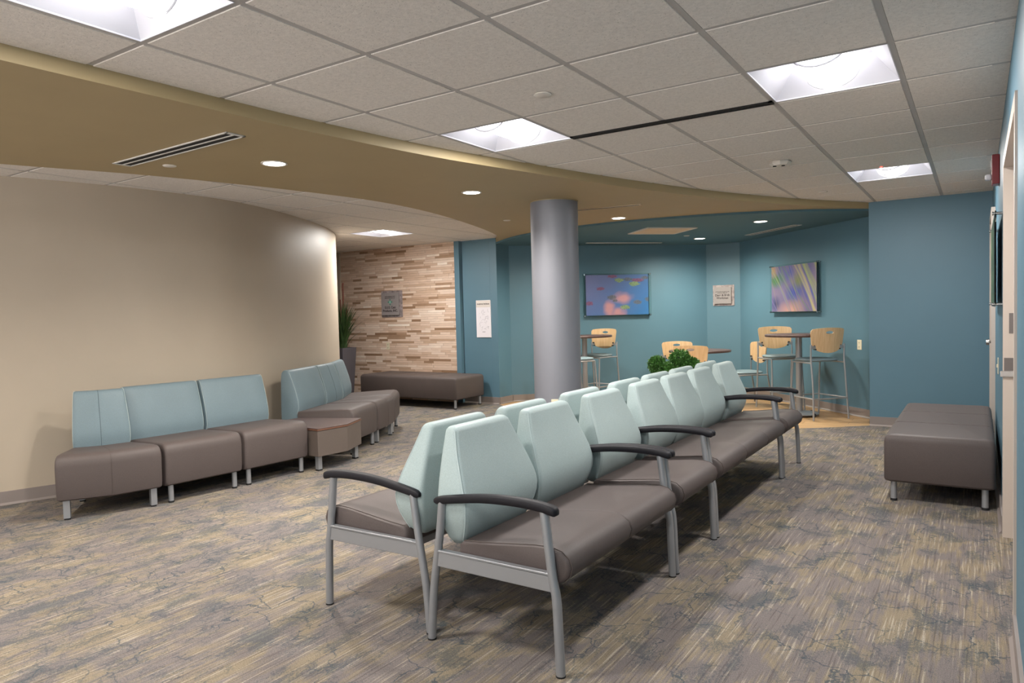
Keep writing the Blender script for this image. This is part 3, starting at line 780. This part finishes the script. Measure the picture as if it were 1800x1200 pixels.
S4a, S4b = (-4.960, 4.785), (-5.194, 5.349)
lounge_unit('lounge_seat', S4a, S4b, along(S4a, nS, .75), along(S4b, nS, .75), 'lounge seat just beyond the wedge side table, its side panel facing the camera')
W5a, W5b = (-5.200, 5.362), (-5.447, 5.884)
nW = (-.80, -.60)
lounge_unit('lounge_seat', W5a, W5b, along(W5a, nS, .75), along(W5b, nW, .75), 'wedge lounge seat in the middle of the farther trio by the wall end', mid=(-5.31, 5.63), square=True)
S6a = (-5.455, 5.893); S6b = (-5.82, 6.375)
lounge_unit('lounge_seat', S6a, S6b, along(S6a, nW, .75), along(S6b, nW, .75), 'farthest lounge seat of the curved row, beside the end of the beige wall')
# wedge side table
pts = [(-4.700, 4.115), (-4.672, 4.43), (-4.822, 4.745), (-5.40, 4.50), (-5.42, 4.155)]
c = (-5.0, 4.4)
t = empty('side_table', (*c, 0), 0, 'brown upholstered wedge side table with thin walnut top between lounge seats', 'side table')
L_ = [(p[0]-c[0], p[1]-c[1]) for p in pts]
MB().prism(L_, .13, .352).build('upholstered_body', M_brown2, t, bevel=.005, seg=2, ang=12)
big = [(x*1.012, y*1.012) for x, y in L_]
MB().prism(big, .3525, .365).build('tabletop_edge', M_topedge, t, bevel=.002, seg=2)
MB().prism(big, .365, .3725).build('tabletop', M_top, t, bevel=.002, seg=2)
for p in ((-4.755, 4.165), (-4.855, 4.69), (-5.36, 4.20), (-5.35, 4.45)):
    x, y = p[0]-c[0], p[1]-c[1]
    lg = MB().box(x-.02, x+.02, y-.02, y+.02, .012, .132).build('leg', M_silver, t, smooth=False)
    MB().box(x-.021, x+.021, y-.021, y+.021, 0, .013).build('foot', M_foot, lg, smooth=False)

# ------------------------------------------------------------------ upholstered benches
def ottoman(x0, x1, y0, y1, axis, label, zt=.45):
    cx, cy = (x0+x1)/2, (y0+y1)/2; hx, hy = (x1-x0)/2, (y1-y0)/2
    t = empty('upholstered_bench', (cx, cy, 0), 0, label, 'bench')
    b = MB(); rings = []
    for z, i_ in ((.132, .02), (.138, .006), (.15, 0), (.40, .0), (.42, .003), (.435, .010), (.445, .024), (zt, .05)):
        rings.append(rrect(0, 0, hx-i_, hy-i_, max(.012, .03-i_*.2), z, 4))
    b.loft(rings); bd = b.build('upholstered_body', M_brown, t, ang=60)
    s_ = MB(); 
    for k_ in (-1, 1):
        if axis == 'y':
            y = k_*hy/3; s_.tube([(-hx-.0005, y, .14), (-hx-.0005, y, .41), (-hx+.012, y, .4365), (-hx+.03, y, .4478), (-hx+.05, y, zt+.0006), (hx-.05, y, zt+.0006), (hx-.03, y, .4478), (hx-.012, y, .4365), (hx+.0005, y, .41)], .0014, 5)
        else:
            x = k_*hx/3; s_.tube([(x, -hy-.0005, .14), (x, -hy-.0005, .41), (x, -hy+.012, .4365), (x, -hy+.03, .4478), (x, -hy+.05, zt+.0006), (x, hy-.05, zt+.0006), (x, hy-.02, .444)], .0014, 5)
    s_.build('seam', M_seam, bd)
    for sx in (-1, 1):
        for sy in (-1, 1):
            x, y = sx*(hx-.055), sy*(hy-.05)
            lg = MB().disc((x, y, .014), .019, .122, 20).build('leg', M_silver, t)
            MB().disc((x, y, 0), .021, .016, 20).build('foot', M_foot, lg)
    return t
ottoman(-.525, .095, 5.28, 7.09, 'y', 'backless dark taupe bench against the right wall in front of the blue wall')
ottoman(-7.86, -6.02, 7.74, 8.42, 'x', 'backless dark taupe bench in front of the striped timber wall')

# ------------------------------------------------------------------ cafe stools, chairs and tables
def ply_back(zb, zt_, w_=.225):
    """curved plywood back: local, faces +X (front), spans y, at x=0"""
    cz = zt_-.055; hole = (.052, .017); nA = 64; rings = []
    H = zt_-zb
    def outline(a):
        # ray from hole centre to outline
        dy, dz = math.cos(a), math.sin(a); lo, hi = 0, .6
        for _ in range(26):
            m_ = (lo+hi)/2; y = dy*m_; z = cz+dz*m_; s_ = (z-zb)/H
            def inside(y, z):
                s_ = (z-zb)/H
                if s_ < 0 or s_ > 1: return False
                wd = w_*(.86+.14*s_)
                if s_ < .42: wd *= math.sqrt(max(0, 1-((.42-s_)/.42)**2.4))
                q = abs(y)/wd if wd > 0 else 9
                top = 1-.05*(y/w_)**2
                if q > 1 or s_ > top: return False
                # rounded top corners
                rc = .035; yy = abs(y)-(wd-rc); zz = z-(zb+H*top-rc)
                return not (yy > 0 and zz > 0 and yy*yy+zz*zz > rc*rc)
            if inside(y, z): lo = m_
            else: hi = m_
        return lo
    angs = [2*PI*i/nA for i in range(nA)]
    outr = [outline(a) for a in angs]
    inr = [1/math.sqrt((math.cos(a)/hole[0])**2+(math.sin(a)/hole[1])**2) for a in angs]
    def P(y, z, side):
        x = .9*y*y+.12*((z-(zb+H*.35)))**2*-1 + (z-zb)*-.10
        return (x+side*.006, y, z)
    b = MB(); K = 7; vs = []; fs = []
    for side in (-1, 1):
        for k_ in range(K+1):
            for i, a in enumerate(angs):
                r_ = inr[i]+(outr[i]-inr[i])*k_/K
                vs.append(P(r_*math.cos(a), cz+r_*math.sin(a), side))
    n1 = (K+1)*nA
    for k_ in range(K):
        for i in range(nA):
            j = (i+1) % nA
            fs.append((k_*nA+i, k_*nA+j, (k_+1)*nA+j, (k_+1)*nA+i)); fs.append((n1+k_*nA+i, n1+(k_+1)*nA+i, n1+(k_+1)*nA+j, n1+k_*nA+j))
    for i in range(nA):
        j = (i+1) % nA
        fs.append((i, n1+i, n1+j, j)); q = K*nA; fs.append((q+i, q+j, n1+q+j, n1+q+i))
    b.add(vs, fs); return b
def make_stool(name, zs, zt_, foot, label, cat):
    """faces +X; origin at floor centre of seat"""
    t = empty(name, (0, 0, 0), 0, label, cat)
    zb = zt_-.29
    ply_b = ply_back(zb, zt_); ply_b.v = [(p[0]-.215, p[1], p[2]) for p in ply_b.v]
    bk = ply_b.build('backrest', M_ply, t, ang=50)
    # seat pad
    b = MB(); rings = []
    for z, s_ in ((zs-.03, .9), (zs-.026, .97), (zs-.014, 1.0), (zs-.004, .97), (zs+.002, .86), (zs+.003, .5)):
        rings.append([(.01+.215*s_*math.copysign(abs(math.cos(a))**.72, math.cos(a)), .215*s_*(1-.06*math.cos(a))*math.copysign(abs(math.sin(a))**.72, math.sin(a)), z+.012*math.cos(a)*0) for a in [2*PI*i/40 for i in range(40)]])
    b.loft(rings); b.build('seat', M_sea2, t, ang=60)
    zr = zs-.042
    hw = .222
    for s_ in (-1, 1):
        y = s_*hw
        MB().tube(cspline([(-.255, s_*(hw+.012), .006), (-.235, y, zr*.55), (-.205, y, zr), (-.200, y, zr+.08), (-.205, y, zb+.1)], 4), .0105, 10).build('leg', M_silver, t)
        MB().tube(cspline([(.225, s_*(hw-.02), .006), (.195, s_*(hw-.03), zr*.6), (.175, s_*(hw-.035), zr)], 4), .0105, 10).build('leg', M_silver, t)
        MB().tube([(-.204, y, zr), (.0, s_*(hw-.01), zr+.003), (.175, s_*(hw-.035), zr)], .009, 8).build('side_rail', M_silver, t)
        MB().box(-.207, -.186, s_*hw-(.06 if s_ > 0 else 0), s_*hw+(.06 if s_ < 0 else 0), zb+.05, zb+.085).build('back_bracket', M_silver, t, smooth=False)
        for yy, zz in ((.175, zb+.085), (.16, zb+.045)):
            MB().disc((.9*yy*yy-.205-.028, s_*yy, zz), .008, .040, 10, 'x').build('bolt', M_foot, bk)
    MB().tube([(.17, -.18, zr), (.17, .18, zr)], .009, 8).build('front_rail', M_silver, t)
    if foot:
        z1 = foot; a_ = z1/zr
        q = MB().tube([(.215, -.2, z1), (.215, .2, z1)], .009, 8).tube([(-.245, -.225, z1), (.215, -.2, z1)], .009, 8).tube([(-.245, .225, z1), (.215, .2, z1)], .009, 8).tube([(-.245, -.225, z1-.0), (-.245, .225, z1)], .009, 8)
        q.build('footrest', M_silver, t)
    return t
st0 = make_stool('bar_stool', .70, 1.06, .25, '', 'bar stool')
def put(o, seat, toward, label, group, first=False, off=0):
    a = math.atan2(toward[1]-seat[1], toward[0]-seat[0])+off
    q = o if first else dup(o)
    q.location = (seat[0], seat[1], 0); q.rotation_euler = (0, 0, a); q['label'] = label; q['group'] = group; return q
TC = (-1.80, 9.03); TA = (-4.62, 8.90); TB = (-3.233, 9.683)
gs = 'maple-backed bar stools at the tall tables'
def bk2seat(b, a): return (b[0]+math.cos(a)*.215, b[1]+math.sin(a)*.215)
a = math.atan2(.32, -.35)
s1 = bk2seat((-1.43, 8.78), a); put(st0, s1, along(s1, (math.cos(a), math.sin(a)), 1), 'maple-backed bar stool at far right whose back faces the camera, nearest the tall table', gs, True)
a = math.radians(-56); s2 = bk2seat((-2.22, 9.63), a); put(st0, s2, along(s2, (math.cos(a), math.sin(a)), 1), 'maple-backed bar stool behind the left side of the right-hand tall table', gs)
a = math.radians(-100); s3 = bk2seat((-4.56, 9.42), a); put(st0, s3, along(s3, (math.cos(a), math.sin(a)), 1), 'maple-backed bar stool right of the column, behind the left tall table edge', gs)
a = math.radians(60); s4 = bk2seat((-4.62, 8.25), a); put(st0, s4, along(s4, (math.cos(a), math.sin(a)), 1), 'bar stool almost hidden behind the column, only its seat edge shows', gs)
ch0 = make_stool('cafe_chair', .46, .85, None, '', 'chair')
gc = 'maple-backed low chairs at the cafe table'
a = math.atan2(TB[1]-8.82, TB[0]+3.04); s5 = bk2seat((-3.06, 8.80), a); put(ch0, s5, along(s5, (math.cos(a), math.sin(a)), 1), 'low maple-backed chair directly behind the topiary, its back to the camera', gc, True)
a = math.radians(-60); s6 = bk2seat((-3.66, 9.95), a); put(ch0, s6, along(s6, (math.cos(a), math.sin(a)), 1), 'low maple-backed chair upper left behind the topiary, partly behind another chair', gc)
a = math.radians(222); s7 = bk2seat((-2.47, 9.88), a); put(ch0, s7, along(s7, (math.cos(a), math.sin(a)), 1), 'low maple-backed chair at the right of the low table, beside the bar stool', gc)
def cafe_table(xy, z, r_, label):
    t = empty('cafe_table', (*xy, 0), 0, label, 'table')
    MB().lathe([(.001, z-.028), (r_-.004, z-.028), (r_, z-.024), (r_, z-.004), (r_-.004, z), (.001, z)], seg=56).build('tabletop', M_top, t, ang=50)
    MB().disc((0, 0, z-.04), .14, .012, 24).disc((0, 0, .05), .037, z-.09, 24).build('pedestal', M_silver, t)
    MB().lathe([(.001, .055), (.05, .06), (.20, .038), (.22, .03), (.22, .022), (.001, .022)], seg=36).build('base', M_silver, t)
    b = MB()
    for k_ in range(4):
        an = PI/4+k_*PI/2+.3; x, y = .21*math.cos(an), .21*math.sin(an); b.disc((x, y-.01, .021), .021, .02, 14, 'y')
    b.build('caster_set', M_foot, t)
    return t
cafe_table(TC, .98, .385, 'tall round walnut-topped table at right, below the grass picture')
cafe_table(TA, .98, .385, 'tall round walnut-topped table half hidden behind the grey column')
cafe_table(TB, .74, .42, 'low round walnut-topped table behind the topiary, in the alcove centre')

# ------------------------------------------------------------------ plants
def leaf_ball(mb, c, r_, n, rng):
    for i in range(n):
        z = rng.uniform(-1, 1); a = rng.uniform(0, 2*PI); q = math.sqrt(1-z*z); d = Vector((q*math.cos(a), q*math.sin(a), z))
        rr = r_*rng.uniform(.72, 1.04); p = Vector(c)+d*rr
        tn = d.cross(Vector((rng.uniform(-1, 1), rng.uniform(-1, 1), rng.uniform(-1, 1)))).normalized(); out = (d+tn*rng.uniform(-.9, .9)).normalized(); sd = out.cross(tn).normalized()
        l = rng.uniform(.016, .028); w_ = l*.33
        mb.add([p-out*l*.3, p+sd*w_+out*l*.3, p+out*l, p-sd*w_+out*l*.3], [(0, 1, 2, 3)])
t = empty('topiary_plant', (-2.57, 6.92, 0), 0, 'boxwood topiary of four leafy green balls in a grey planter beyond the benches', 'potted plant')
MB().loft([rrect(0, 0, .15, .15, .01, 0), rrect(0, 0, .19, .19, .01, .46), rrect(0, 0, .17, .17, .01, .46), rrect(0, 0, .165, .165, .01, .43)]).build('planter', M_pot, t, ang=40)
MB().box(-.16, .16, -.16, .16, .40, .435).build('soil', M_soil, t, smooth=False)
rng = random.Random(3)
rd = Vector((.8365, .5474)); fd = Vector((-.548, .836))
for dx, dz, rr, dd in ((-.173, .752, .086, .03), (.052, .802, .100, 0), (-.100, .692, .088, -.05), (.167, .730, .086, -.02)):
    x = rd.x*dx+fd.x*dd; y = rd.y*dx+fd.y*dd
    MB().tube([(x*.6, y*.6, .42), (x*.9, y*.9, .55), (x, y, dz)], .009, 7).build('stem', M_stem, t)
    b = MB(); leaf_ball(b, (x, y, dz), rr, 1500, rng); b.lathe([(.001, -rr*.8)]+[(rr*.8*math.cos(q), rr*.8*math.sin(q)) for q in [PI*(-.5+k_/10) for k_ in range(1, 10)]]+[(.001, rr*.8)], (x, y, dz), 16)
    b.build('foliage_ball', M_leaf, t, smooth=False)
px_, py_ = -8.42, 7.95
t = empty('grass_plant', (px_, py_, 0), 0, 'tall spiky grass plant with reddish canes in a grey pot by the timber wall', 'potted plant')
MB().loft([rrect(0, 0, .10, .10, .01, 0), rrect(0, 0, .15, .15, .012, .84), rrect(0, 0, .135, .135, .012, .84), rrect(0, 0, .13, .13, .012, .80)]).build('planter', M_pot, t, ang=40)
MB().box(-.13, .13, -.13, .13, .78, .805).build('soil', M_soil, t, smooth=False)
rng = random.Random(11); b = MB()
for i in range(300):
    a = rng.uniform(0, 2*PI); r0 = rng.uniform(0, .08); sp = rng.uniform(.08, .62)*rng.uniform(.3, 1); h_ = rng.uniform(.45, .88)*(1-.35*sp)
    w_ = rng.uniform(.006, .012); d = Vector((math.cos(a), math.sin(a)*.55, 0)); s_ = Vector((-d.y, d.x, 0)).lerp(d, rng.uniform(-.4, .4)).normalized()
    pts = []; n = 6
    for k_ in range(n+1):
        q = k_/n; pts.append(d*(r0+sp*q**2)+Vector((0, 0, .8+h_*(q-.18*sp*2*q*q*q))))
    vs = []; fs = []
    for k_, p in enumerate(pts):
        ww = w_*(1-(k_/n)**2)+.0005; vs += [p-s_*ww, p+s_*ww]
    for k_ in range(n): fs.append((2*k_, 2*k_+1, 2*k_+3, 2*k_+2))
    b.add(vs, fs)
b.build('grass_blades', M_leaf2, t, smooth=False)
for dx, dy, h_ in ((.03, .01, 1.86), (.055, -.02, 1.84), (.01, -.03, 1.60), (.07, .03, 1.45)):
    c_ = MB().tube([(dx*.6, dy*.6, .79), (dx, dy, 1.3), (dx*1.15, dy*1.15, h_)], .011, 8)
    for zz in (1.1, 1.35, 1.6, 1.75):
        if zz < h_: c_.disc((dx*1.08, dy*1.08, zz), .0145, .008, 10)
    c_.build('cane', M_stem, t)

# ------------------------------------------------------------------ pictures on standoffs
def picture(name, a, b, z0, z1, img, label, pane=.045, gap=.035, nu=110, nv=80, fn=None):
    """a,b plan points on the wall from left to right as seen; the wall normal is to the right of a->b rotated to the room"""
    a = Vector(a); b = Vector(b); d = (b-a); Lw = d.length; d.normalize(); n = Vector((d.y, -d.x))
    c = (a+b)/2; t = empty(name, (c.x, c.y, (z0+z1)/2), math.atan2(d.y, d.x), label, 'picture')
    # local: x along wall, -y toward room, z up
    hw, hh = Lw/2, (z1-z0)/2
    MB().box(-hw-pane, hw+pane, -gap-.008, -gap, -hh-pane*.5, hh+pane*.5).build('acrylic_panel', M_glass, t, smooth=False)
    vs = []; fs = []; cols = []
    for j in range(nv+1):
        for i in range(nu+1):
            s_, q = i/nu, j/nv; vs.append((-hw+2*hw*s_, -gap+.001+.0, -hh+2*hh*q)); cols.append(fn(s_, q))
    for j in range(nv):
        for i in range(nu):
            k_ = j*(nu+1)+i; fs.append((k_, k_+1, k_+nu+2, k_+nu+1))
    base = len(vs)
    bx = [(-hw, -gap+.006, -hh), (hw, -gap+.006, -hh), (hw, -gap+.006, hh), (-hw, -gap+.006, hh)]
    vs += bx; fs += [(base+3, base+2, base+1, base)]; cols += [(.3, .3, .3)]*4
    me = bpy.data.meshes.new('print'); me.from_pydata([(x, y-.011, z) for x, y, z in vs], [], fs)
    ca = me.color_attributes.new('Col', 'FLOAT_COLOR', 'POINT')
    ca.data.foreach_set('color', [x for c_ in cols for x in (*c_, 1)])
    me.materials.append(M_pic); o = bpy.data.objects.new('print', me); COL.objects.link(o); o.parent = t
    for sx in (-1, 1):
        for sz in (-1, 1):
            x, z = sx*(hw+pane*.55), sz*(hh+pane*.15)
            MB().disc((x, -gap-.018, z), .0085, gap+.018, 14, 'y').disc((x, -gap-.022, z), .012, .006, 14, 'y').build('standoff', M_chrome, t)
    return t
def mixc(a, b, f_): f_ = max(0, min(1, f_)); return tuple(x+(y-x)*f_ for x, y in zip(a, b))
def ns(x, y, s_=0): return mnoise.noise(Vector((x, y, s_)))
pads = [(.42, .96, .075, .04, 1), (.53, .865, .075, .05, 0), (.67, .885, .08, .045, 2), (.83, .86, .10, .05, 1), (.95, .92, .07, .04, 2), (.77, .77, .085, .055, 0), (.23, .66, .065, .045, 1), (.41, .44, .075, .06, 2), (.46, .36, .04, .03, 2), (.05, .30, .065, .05, 1), (.62, .19, .08, .055, 0), (.82, .31, .075, .05, 2), (.99, .38, .05, .05, 2)]
def pond(s_, q):
    c = mixc(lin((118, 126, 176)), lin((66, 124, 184)), s_*.75+(1-q)*.35+ns(s_*4, q*4)*.15)
    c = mixc(c, lin((138, 142, 192)), max(0, .6-s_)*.8*q)
    d = math.hypot((s_-.37)/.11, (q-.16)/.26); d2 = math.hypot((s_-.58)/.20, (q-.42)/.17); d3 = math.hypot((s_-.5)/.17, (q-.05)/.2)
    k_ = max(1-d, (1-d2)*.8, (1-d3)*.7)+ns(s_*9, q*9, 3)*.25
    c = mixc(c, lin((222, 160, 160)), max(0, min(1, k_*1.7))*.85)
    for (x, y, a_, b_, ty) in pads:
        r_ = math.hypot((s_-x)/a_, (q-y)/b_)+ns(s_*40, q*40, ty)*.35
        if r_ < 1:
            pc = [lin((150, 176, 110)), lin((150, 92, 122)), lin((112, 116, 120))][ty]
            c = mixc(c, pc, .85 if r_ < .85 else .5)
            if ns(s_*90, q*70, 9) > .25: c = mixc(c, lin((60, 56, 74)), .6)
    return tuple(x*.72 for x in c)
def grass(s_, q):
    v = ns(s_*3.2+1, q*2.6, 5)
    c = mixc(lin((112, 108, 168)), lin((160, 142, 160)), .5+v)
    c = mixc(c, lin((70, 96, 190)), max(0, 1-math.hypot((s_-.42)/.16, (q-.85)/.3)))
    c = mixc(c, lin((74, 92, 184)), max(0, 1-math.hypot((s_-.52)/.22, (q-.4)/.25))*1.1)
    c = mixc(c, lin((74, 92, 190)), max(0, 1-math.hypot((s_-.85)/.16, (q-.38)/.2)))
    c = mixc(c, lin((86, 140, 66)), max(0, 1-math.hypot((s_-.12)/.22, (q-.70)/.2))*1.3)
    c = mixc(c, lin((196, 160, 96)), max(0, 1-math.hypot((s_-.05)/.14, (q-.92)/.2)))
    c = mixc(c, lin((140, 150, 84)), max(0, 1-math.hypot((s_-.62)/.16, (q-.66)/.22)))
    c = mixc(c, lin((66, 70, 110)), max(0, 1-math.hypot((s_-.1)/.12, (q-.17)/.2)))
    c = mixc(c, lin((222, 170, 158)), max(0, 1-math.hypot((s_-.45)/.34, (q-.02)/.26))*1.2)
    for (x0, x1, w_, col, al) in blades:
        xc = x0+(x1-x0)*(1-q)+.02*math.sin(q*4+x0*9); d = abs(s_-xc)
        if d < w_: c = mixc(c, col, al*(1-(d/w_)**2))
    return tuple(x*.72 for x in c)
rb = random.Random(5)
blades = []
for i in range(34):
    x0 = rb.uniform(-.35, 1.05); x1 = x0+rb.uniform(.25, .55)
    big_ = x0 > .45 and rb.random() < .6
    blades.append((x0, x1 if True else x0, rb.uniform(.02, .045) if big_ else rb.uniform(.008, .016), rb.choice([lin((200, 208, 130)), lin((186, 196, 120)), lin((220, 200, 150))]) if big_ else rb.choice([lin((168, 180, 160)), lin((150, 140, 190)), lin((176, 156, 146)), lin((130, 160, 110))]), rb.uniform(.45, .75)))
def forest(s_, q):
    v = ns(s_*7, q*5, 8)
    c = mixc(lin((44, 72, 40)), lin((96, 128, 66)), .5+v)
    if abs((s_*7) % 1-.5) < .12: c = mixc(c, lin((30, 28, 26)), .8)
    return c
picture('acrylic_picture', (-4.985, 9.655), (-4.275, 10.365), 1.25, 1.862, None, 'wide lily pond photograph behind clear acrylic on the teal wall right of the column', fn=pond)
picture('acrylic_picture', (-2.385, 10.405), (-1.67, 9.69), 1.245, 1.865, None, 'square photograph of blurred grass blades behind acrylic, above the tall table', fn=grass, pane=.04, gap=.04, nu=130, nv=110)
picture('acrylic_picture', (XR, 6.55), (XR, 5.30), 1.30, 1.84, None, 'green picture behind acrylic on the right wall seen edge-on beside the door frame', fn=forest, gap=.03)

# ------------------------------------------------------------------ signs
Rx = Matrix.Rotation(math.radians(90), 4, 'X')
def sign(xc, yw, z0, z1, w_, label, lines, logo=None):
    hh = (z1-z0)/2
    t = empty('donor_sign', (xc, yw, (z0+z1)/2), 0, label, 'sign')
    b = MB(); b.box(-w_/2-.02, w_/2+.04, -.012, 0, -hh-.028, hh+.028)
    rg = random.Random(int(xc*10))
    x = -w_/2-.02
    while x < w_/2+.035:
        ww = rg.uniform(.006, .014); b.box(x, x+ww*.6, -.016, -.011, -hh-.03-rg.uniform(0, .004), hh+.03+rg.uniform(0, .004)); x += ww
    b.build('ribbed_backplate', M_signback, t, smooth=False)
    MB().box(-w_/2, w_/2, -.042, -.036, -hh, hh).build('sign_face', M_sign, t, smooth=False)
    s_ = MB()
    for a_ in (-1, 1):
        for b_ in (-1, 1): s_.disc((a_*(w_/2-.03), -.037, b_*(hh-.03)), .008, .026, 10, 'y')
    s_.build('spacer', M_dark, t)
    for txt, size, z, bold in lines:
        text_mesh(txt, size, M_ink, 'lettering', t, Matrix.Translation((0, -.0428, z)) @ Rx, bold=bold)
    if logo:
        z = logo
        q = MB()
        for dx, dz in ((-.036, 0), (.036, 0), (0, .036), (0, -.036)): q.add([(dx-.016, -.0432, z+dz), (dx, -.0432, z+dz-.016), (dx+.016, -.0432, z+dz), (dx, -.0432, z+dz+.016)], [(0, 1, 2, 3)])
        q.build('logo', M_teallogo, t, smooth=False)
        q = MB(); q.add([(-.03, -.0430, z), (0, -.0430, z-.03), (.03, -.0430, z), (0, -.0430, z+.03)], [(0, 1, 2, 3)])
        q.build('logo_center', M_teallogo2, t, smooth=False)
    return t
def scribble(mb, x0, x1, z, h_, y, rg):
    x = x0
    while x < x1:
        ww = rg.uniform(.004, .010); mb.box(x, x+ww, y-.0004, y, z-h_*rg.uniform(.3, .5), z+h_*rg.uniform(.3, .6)); x += ww+rg.uniform(.002, .006)
t = sign(-7.82, 8.46, 1.335, 1.69, .375, 'grey metal sign with green diamond emblem on the striped timber wall', [('S.U.S. Cast', .052, -.072, .0014), ('Products, INC.', .052, -.125, .0014)], logo=.03)
q = MB(); rg = random.Random(1); scribble(q, -.105, .105, .118, .016, -.0425, rg); scribble(q, -.11, .11, .094, .016, -.0425, rg); q.build('small_lettering', M_ink, t, smooth=False)
t = sign(-3.312, 11.07, 1.385, 1.64, .27, 'grey metal name sign on the narrow back wall of the alcove', [('Dave & Beth', .044, -.012, .0012), ('Workman', .044, -.056, .0012)])
q = MB(); scribble(q, -.11, .11, .055, .012, -.0425, rg); scribble(q, -.075, .075, .036, .012, -.0425, rg); q.build('small_lettering', M_ink, t, smooth=False)
# directory sign on left teal wall
t = empty('directory_sign', (-6.055, 8.50, 1.245), 0, 'narrow white floor-map sign on the teal wall left of the column', 'sign')
MB().box(-.128, .128, -.014, 0, -.272, .272).build('sign_panel', M_paper, t, bevel=.002)
MB().box(-.124, .124, -.0165, -.0135, .17, .268).build('header', M_paper2, t, smooth=False)
text_mesh('At Our In-Inspiration', .0245, M_ink, 'lettering', t, Matrix.Translation((0, -.0168, .212)) @ Rx, bold=.0004) if False else None
q = MB(); rg = random.Random(4)
for x0, x1 in ((-.108, -.09), (-.076, -.036), (-.024, -.002), (.01, .108)): scribble(q, x0, x1, .216, .020, -.0167, rg)
q.build('lettering', M_ink, t, smooth=False)
q = MB()
for k_ in range(46):
    x, z = rg.uniform(-.07, .095), rg.uniform(-.17, .12)
    if rg.random() < .5: q.box(x, x+rg.uniform(.008, .03), -.0148, -.0139, z, z+.0025)
    else: q.box(x, x+.0025, -.0148, -.0139, z, z+rg.uniform(.01, .04))
scribble(q, -.02, .03, -.192, .012, -.0141, rg)
q.build('map_lines', M_ink2, t, smooth=False)

# ------------------------------------------------------------------ outlets, switch, alarm
def outlet(loc, rz, label, name='power_outlet', duplex=True):
    t = empty(name, loc, rz, label, 'outlet' if duplex else 'light switch')
    MB().box(-.036, .036, -.006, 0, -.058, .058).build('wall_plate', M_ivory, t, bevel=.002)
    if duplex:
        for s_ in (-1, 1):
            MB().box(-.016, .016, -.0085, -.005, s_*.026-.014, s_*.026+.014).build('receptacle', M_ivory, t, bevel=.002)
            MB().box(-.008, -.005, -.0092, -.008, s_*.026-.004, s_*.026+.007).box(.005, .008, -.0092, -.008, s_*.026-.004, s_*.026+.007).box(-.002, .002, -.0092, -.008, s_*.026-.011, s_*.026-.007).build('socket_slots', M_dark, t, smooth=False)
    else:
        MB().box(-.008, .008, -.013, -.005, -.012, .012).build('toggle', M_ivory, t, bevel=.002)
    return t
outlet((-7.93, 8.46, .84), 0, 'ivory power outlet on the striped timber wall under the metal sign')
outlet((-1.155, 9.175, .845), math.radians(-45), 'ivory wall plate on the teal alcove wall right of the bar stools')
dcol = Vector((-.0+CX*-1, -CY)).normalized(); outw = Vector((0, 0))-Vector((CX, CY)); ang = math.atan2(outw.y, outw.x)-math.radians(7)
outlet((CX+(CR+.0)*math.cos(ang), CY+CR*math.sin(ang), .46), ang+PI/2, 'ivory power outlet on the grey column, just above the bench backs')
outlet((XR, 6.15, .85), -PI/2, 'switch plate on the right wall above the taupe bench', 'light_switch', False)
t = empty('fire_alarm', (XR, 5.95, 2.21), -PI/2, 'red fire alarm strobe high on the right wall beside the door', 'fire alarm')
MB().box(-.06, .06, -.045, 0, -.10, .10).build('alarm_body', M_red, t, bevel=.006)
MB().box(-.03, .03, -.085, -.044, -.065, -.025).build('strobe_lens', simple('strobe_clear_plastic', (220, 222, 230), .1), t, bevel=.012, seg=3)
MB().disc((0, -.052, .035), .038, .01, 20, 'y').build('horn_grille', simple('alarm_grille', (196, 190, 190), .5), t)
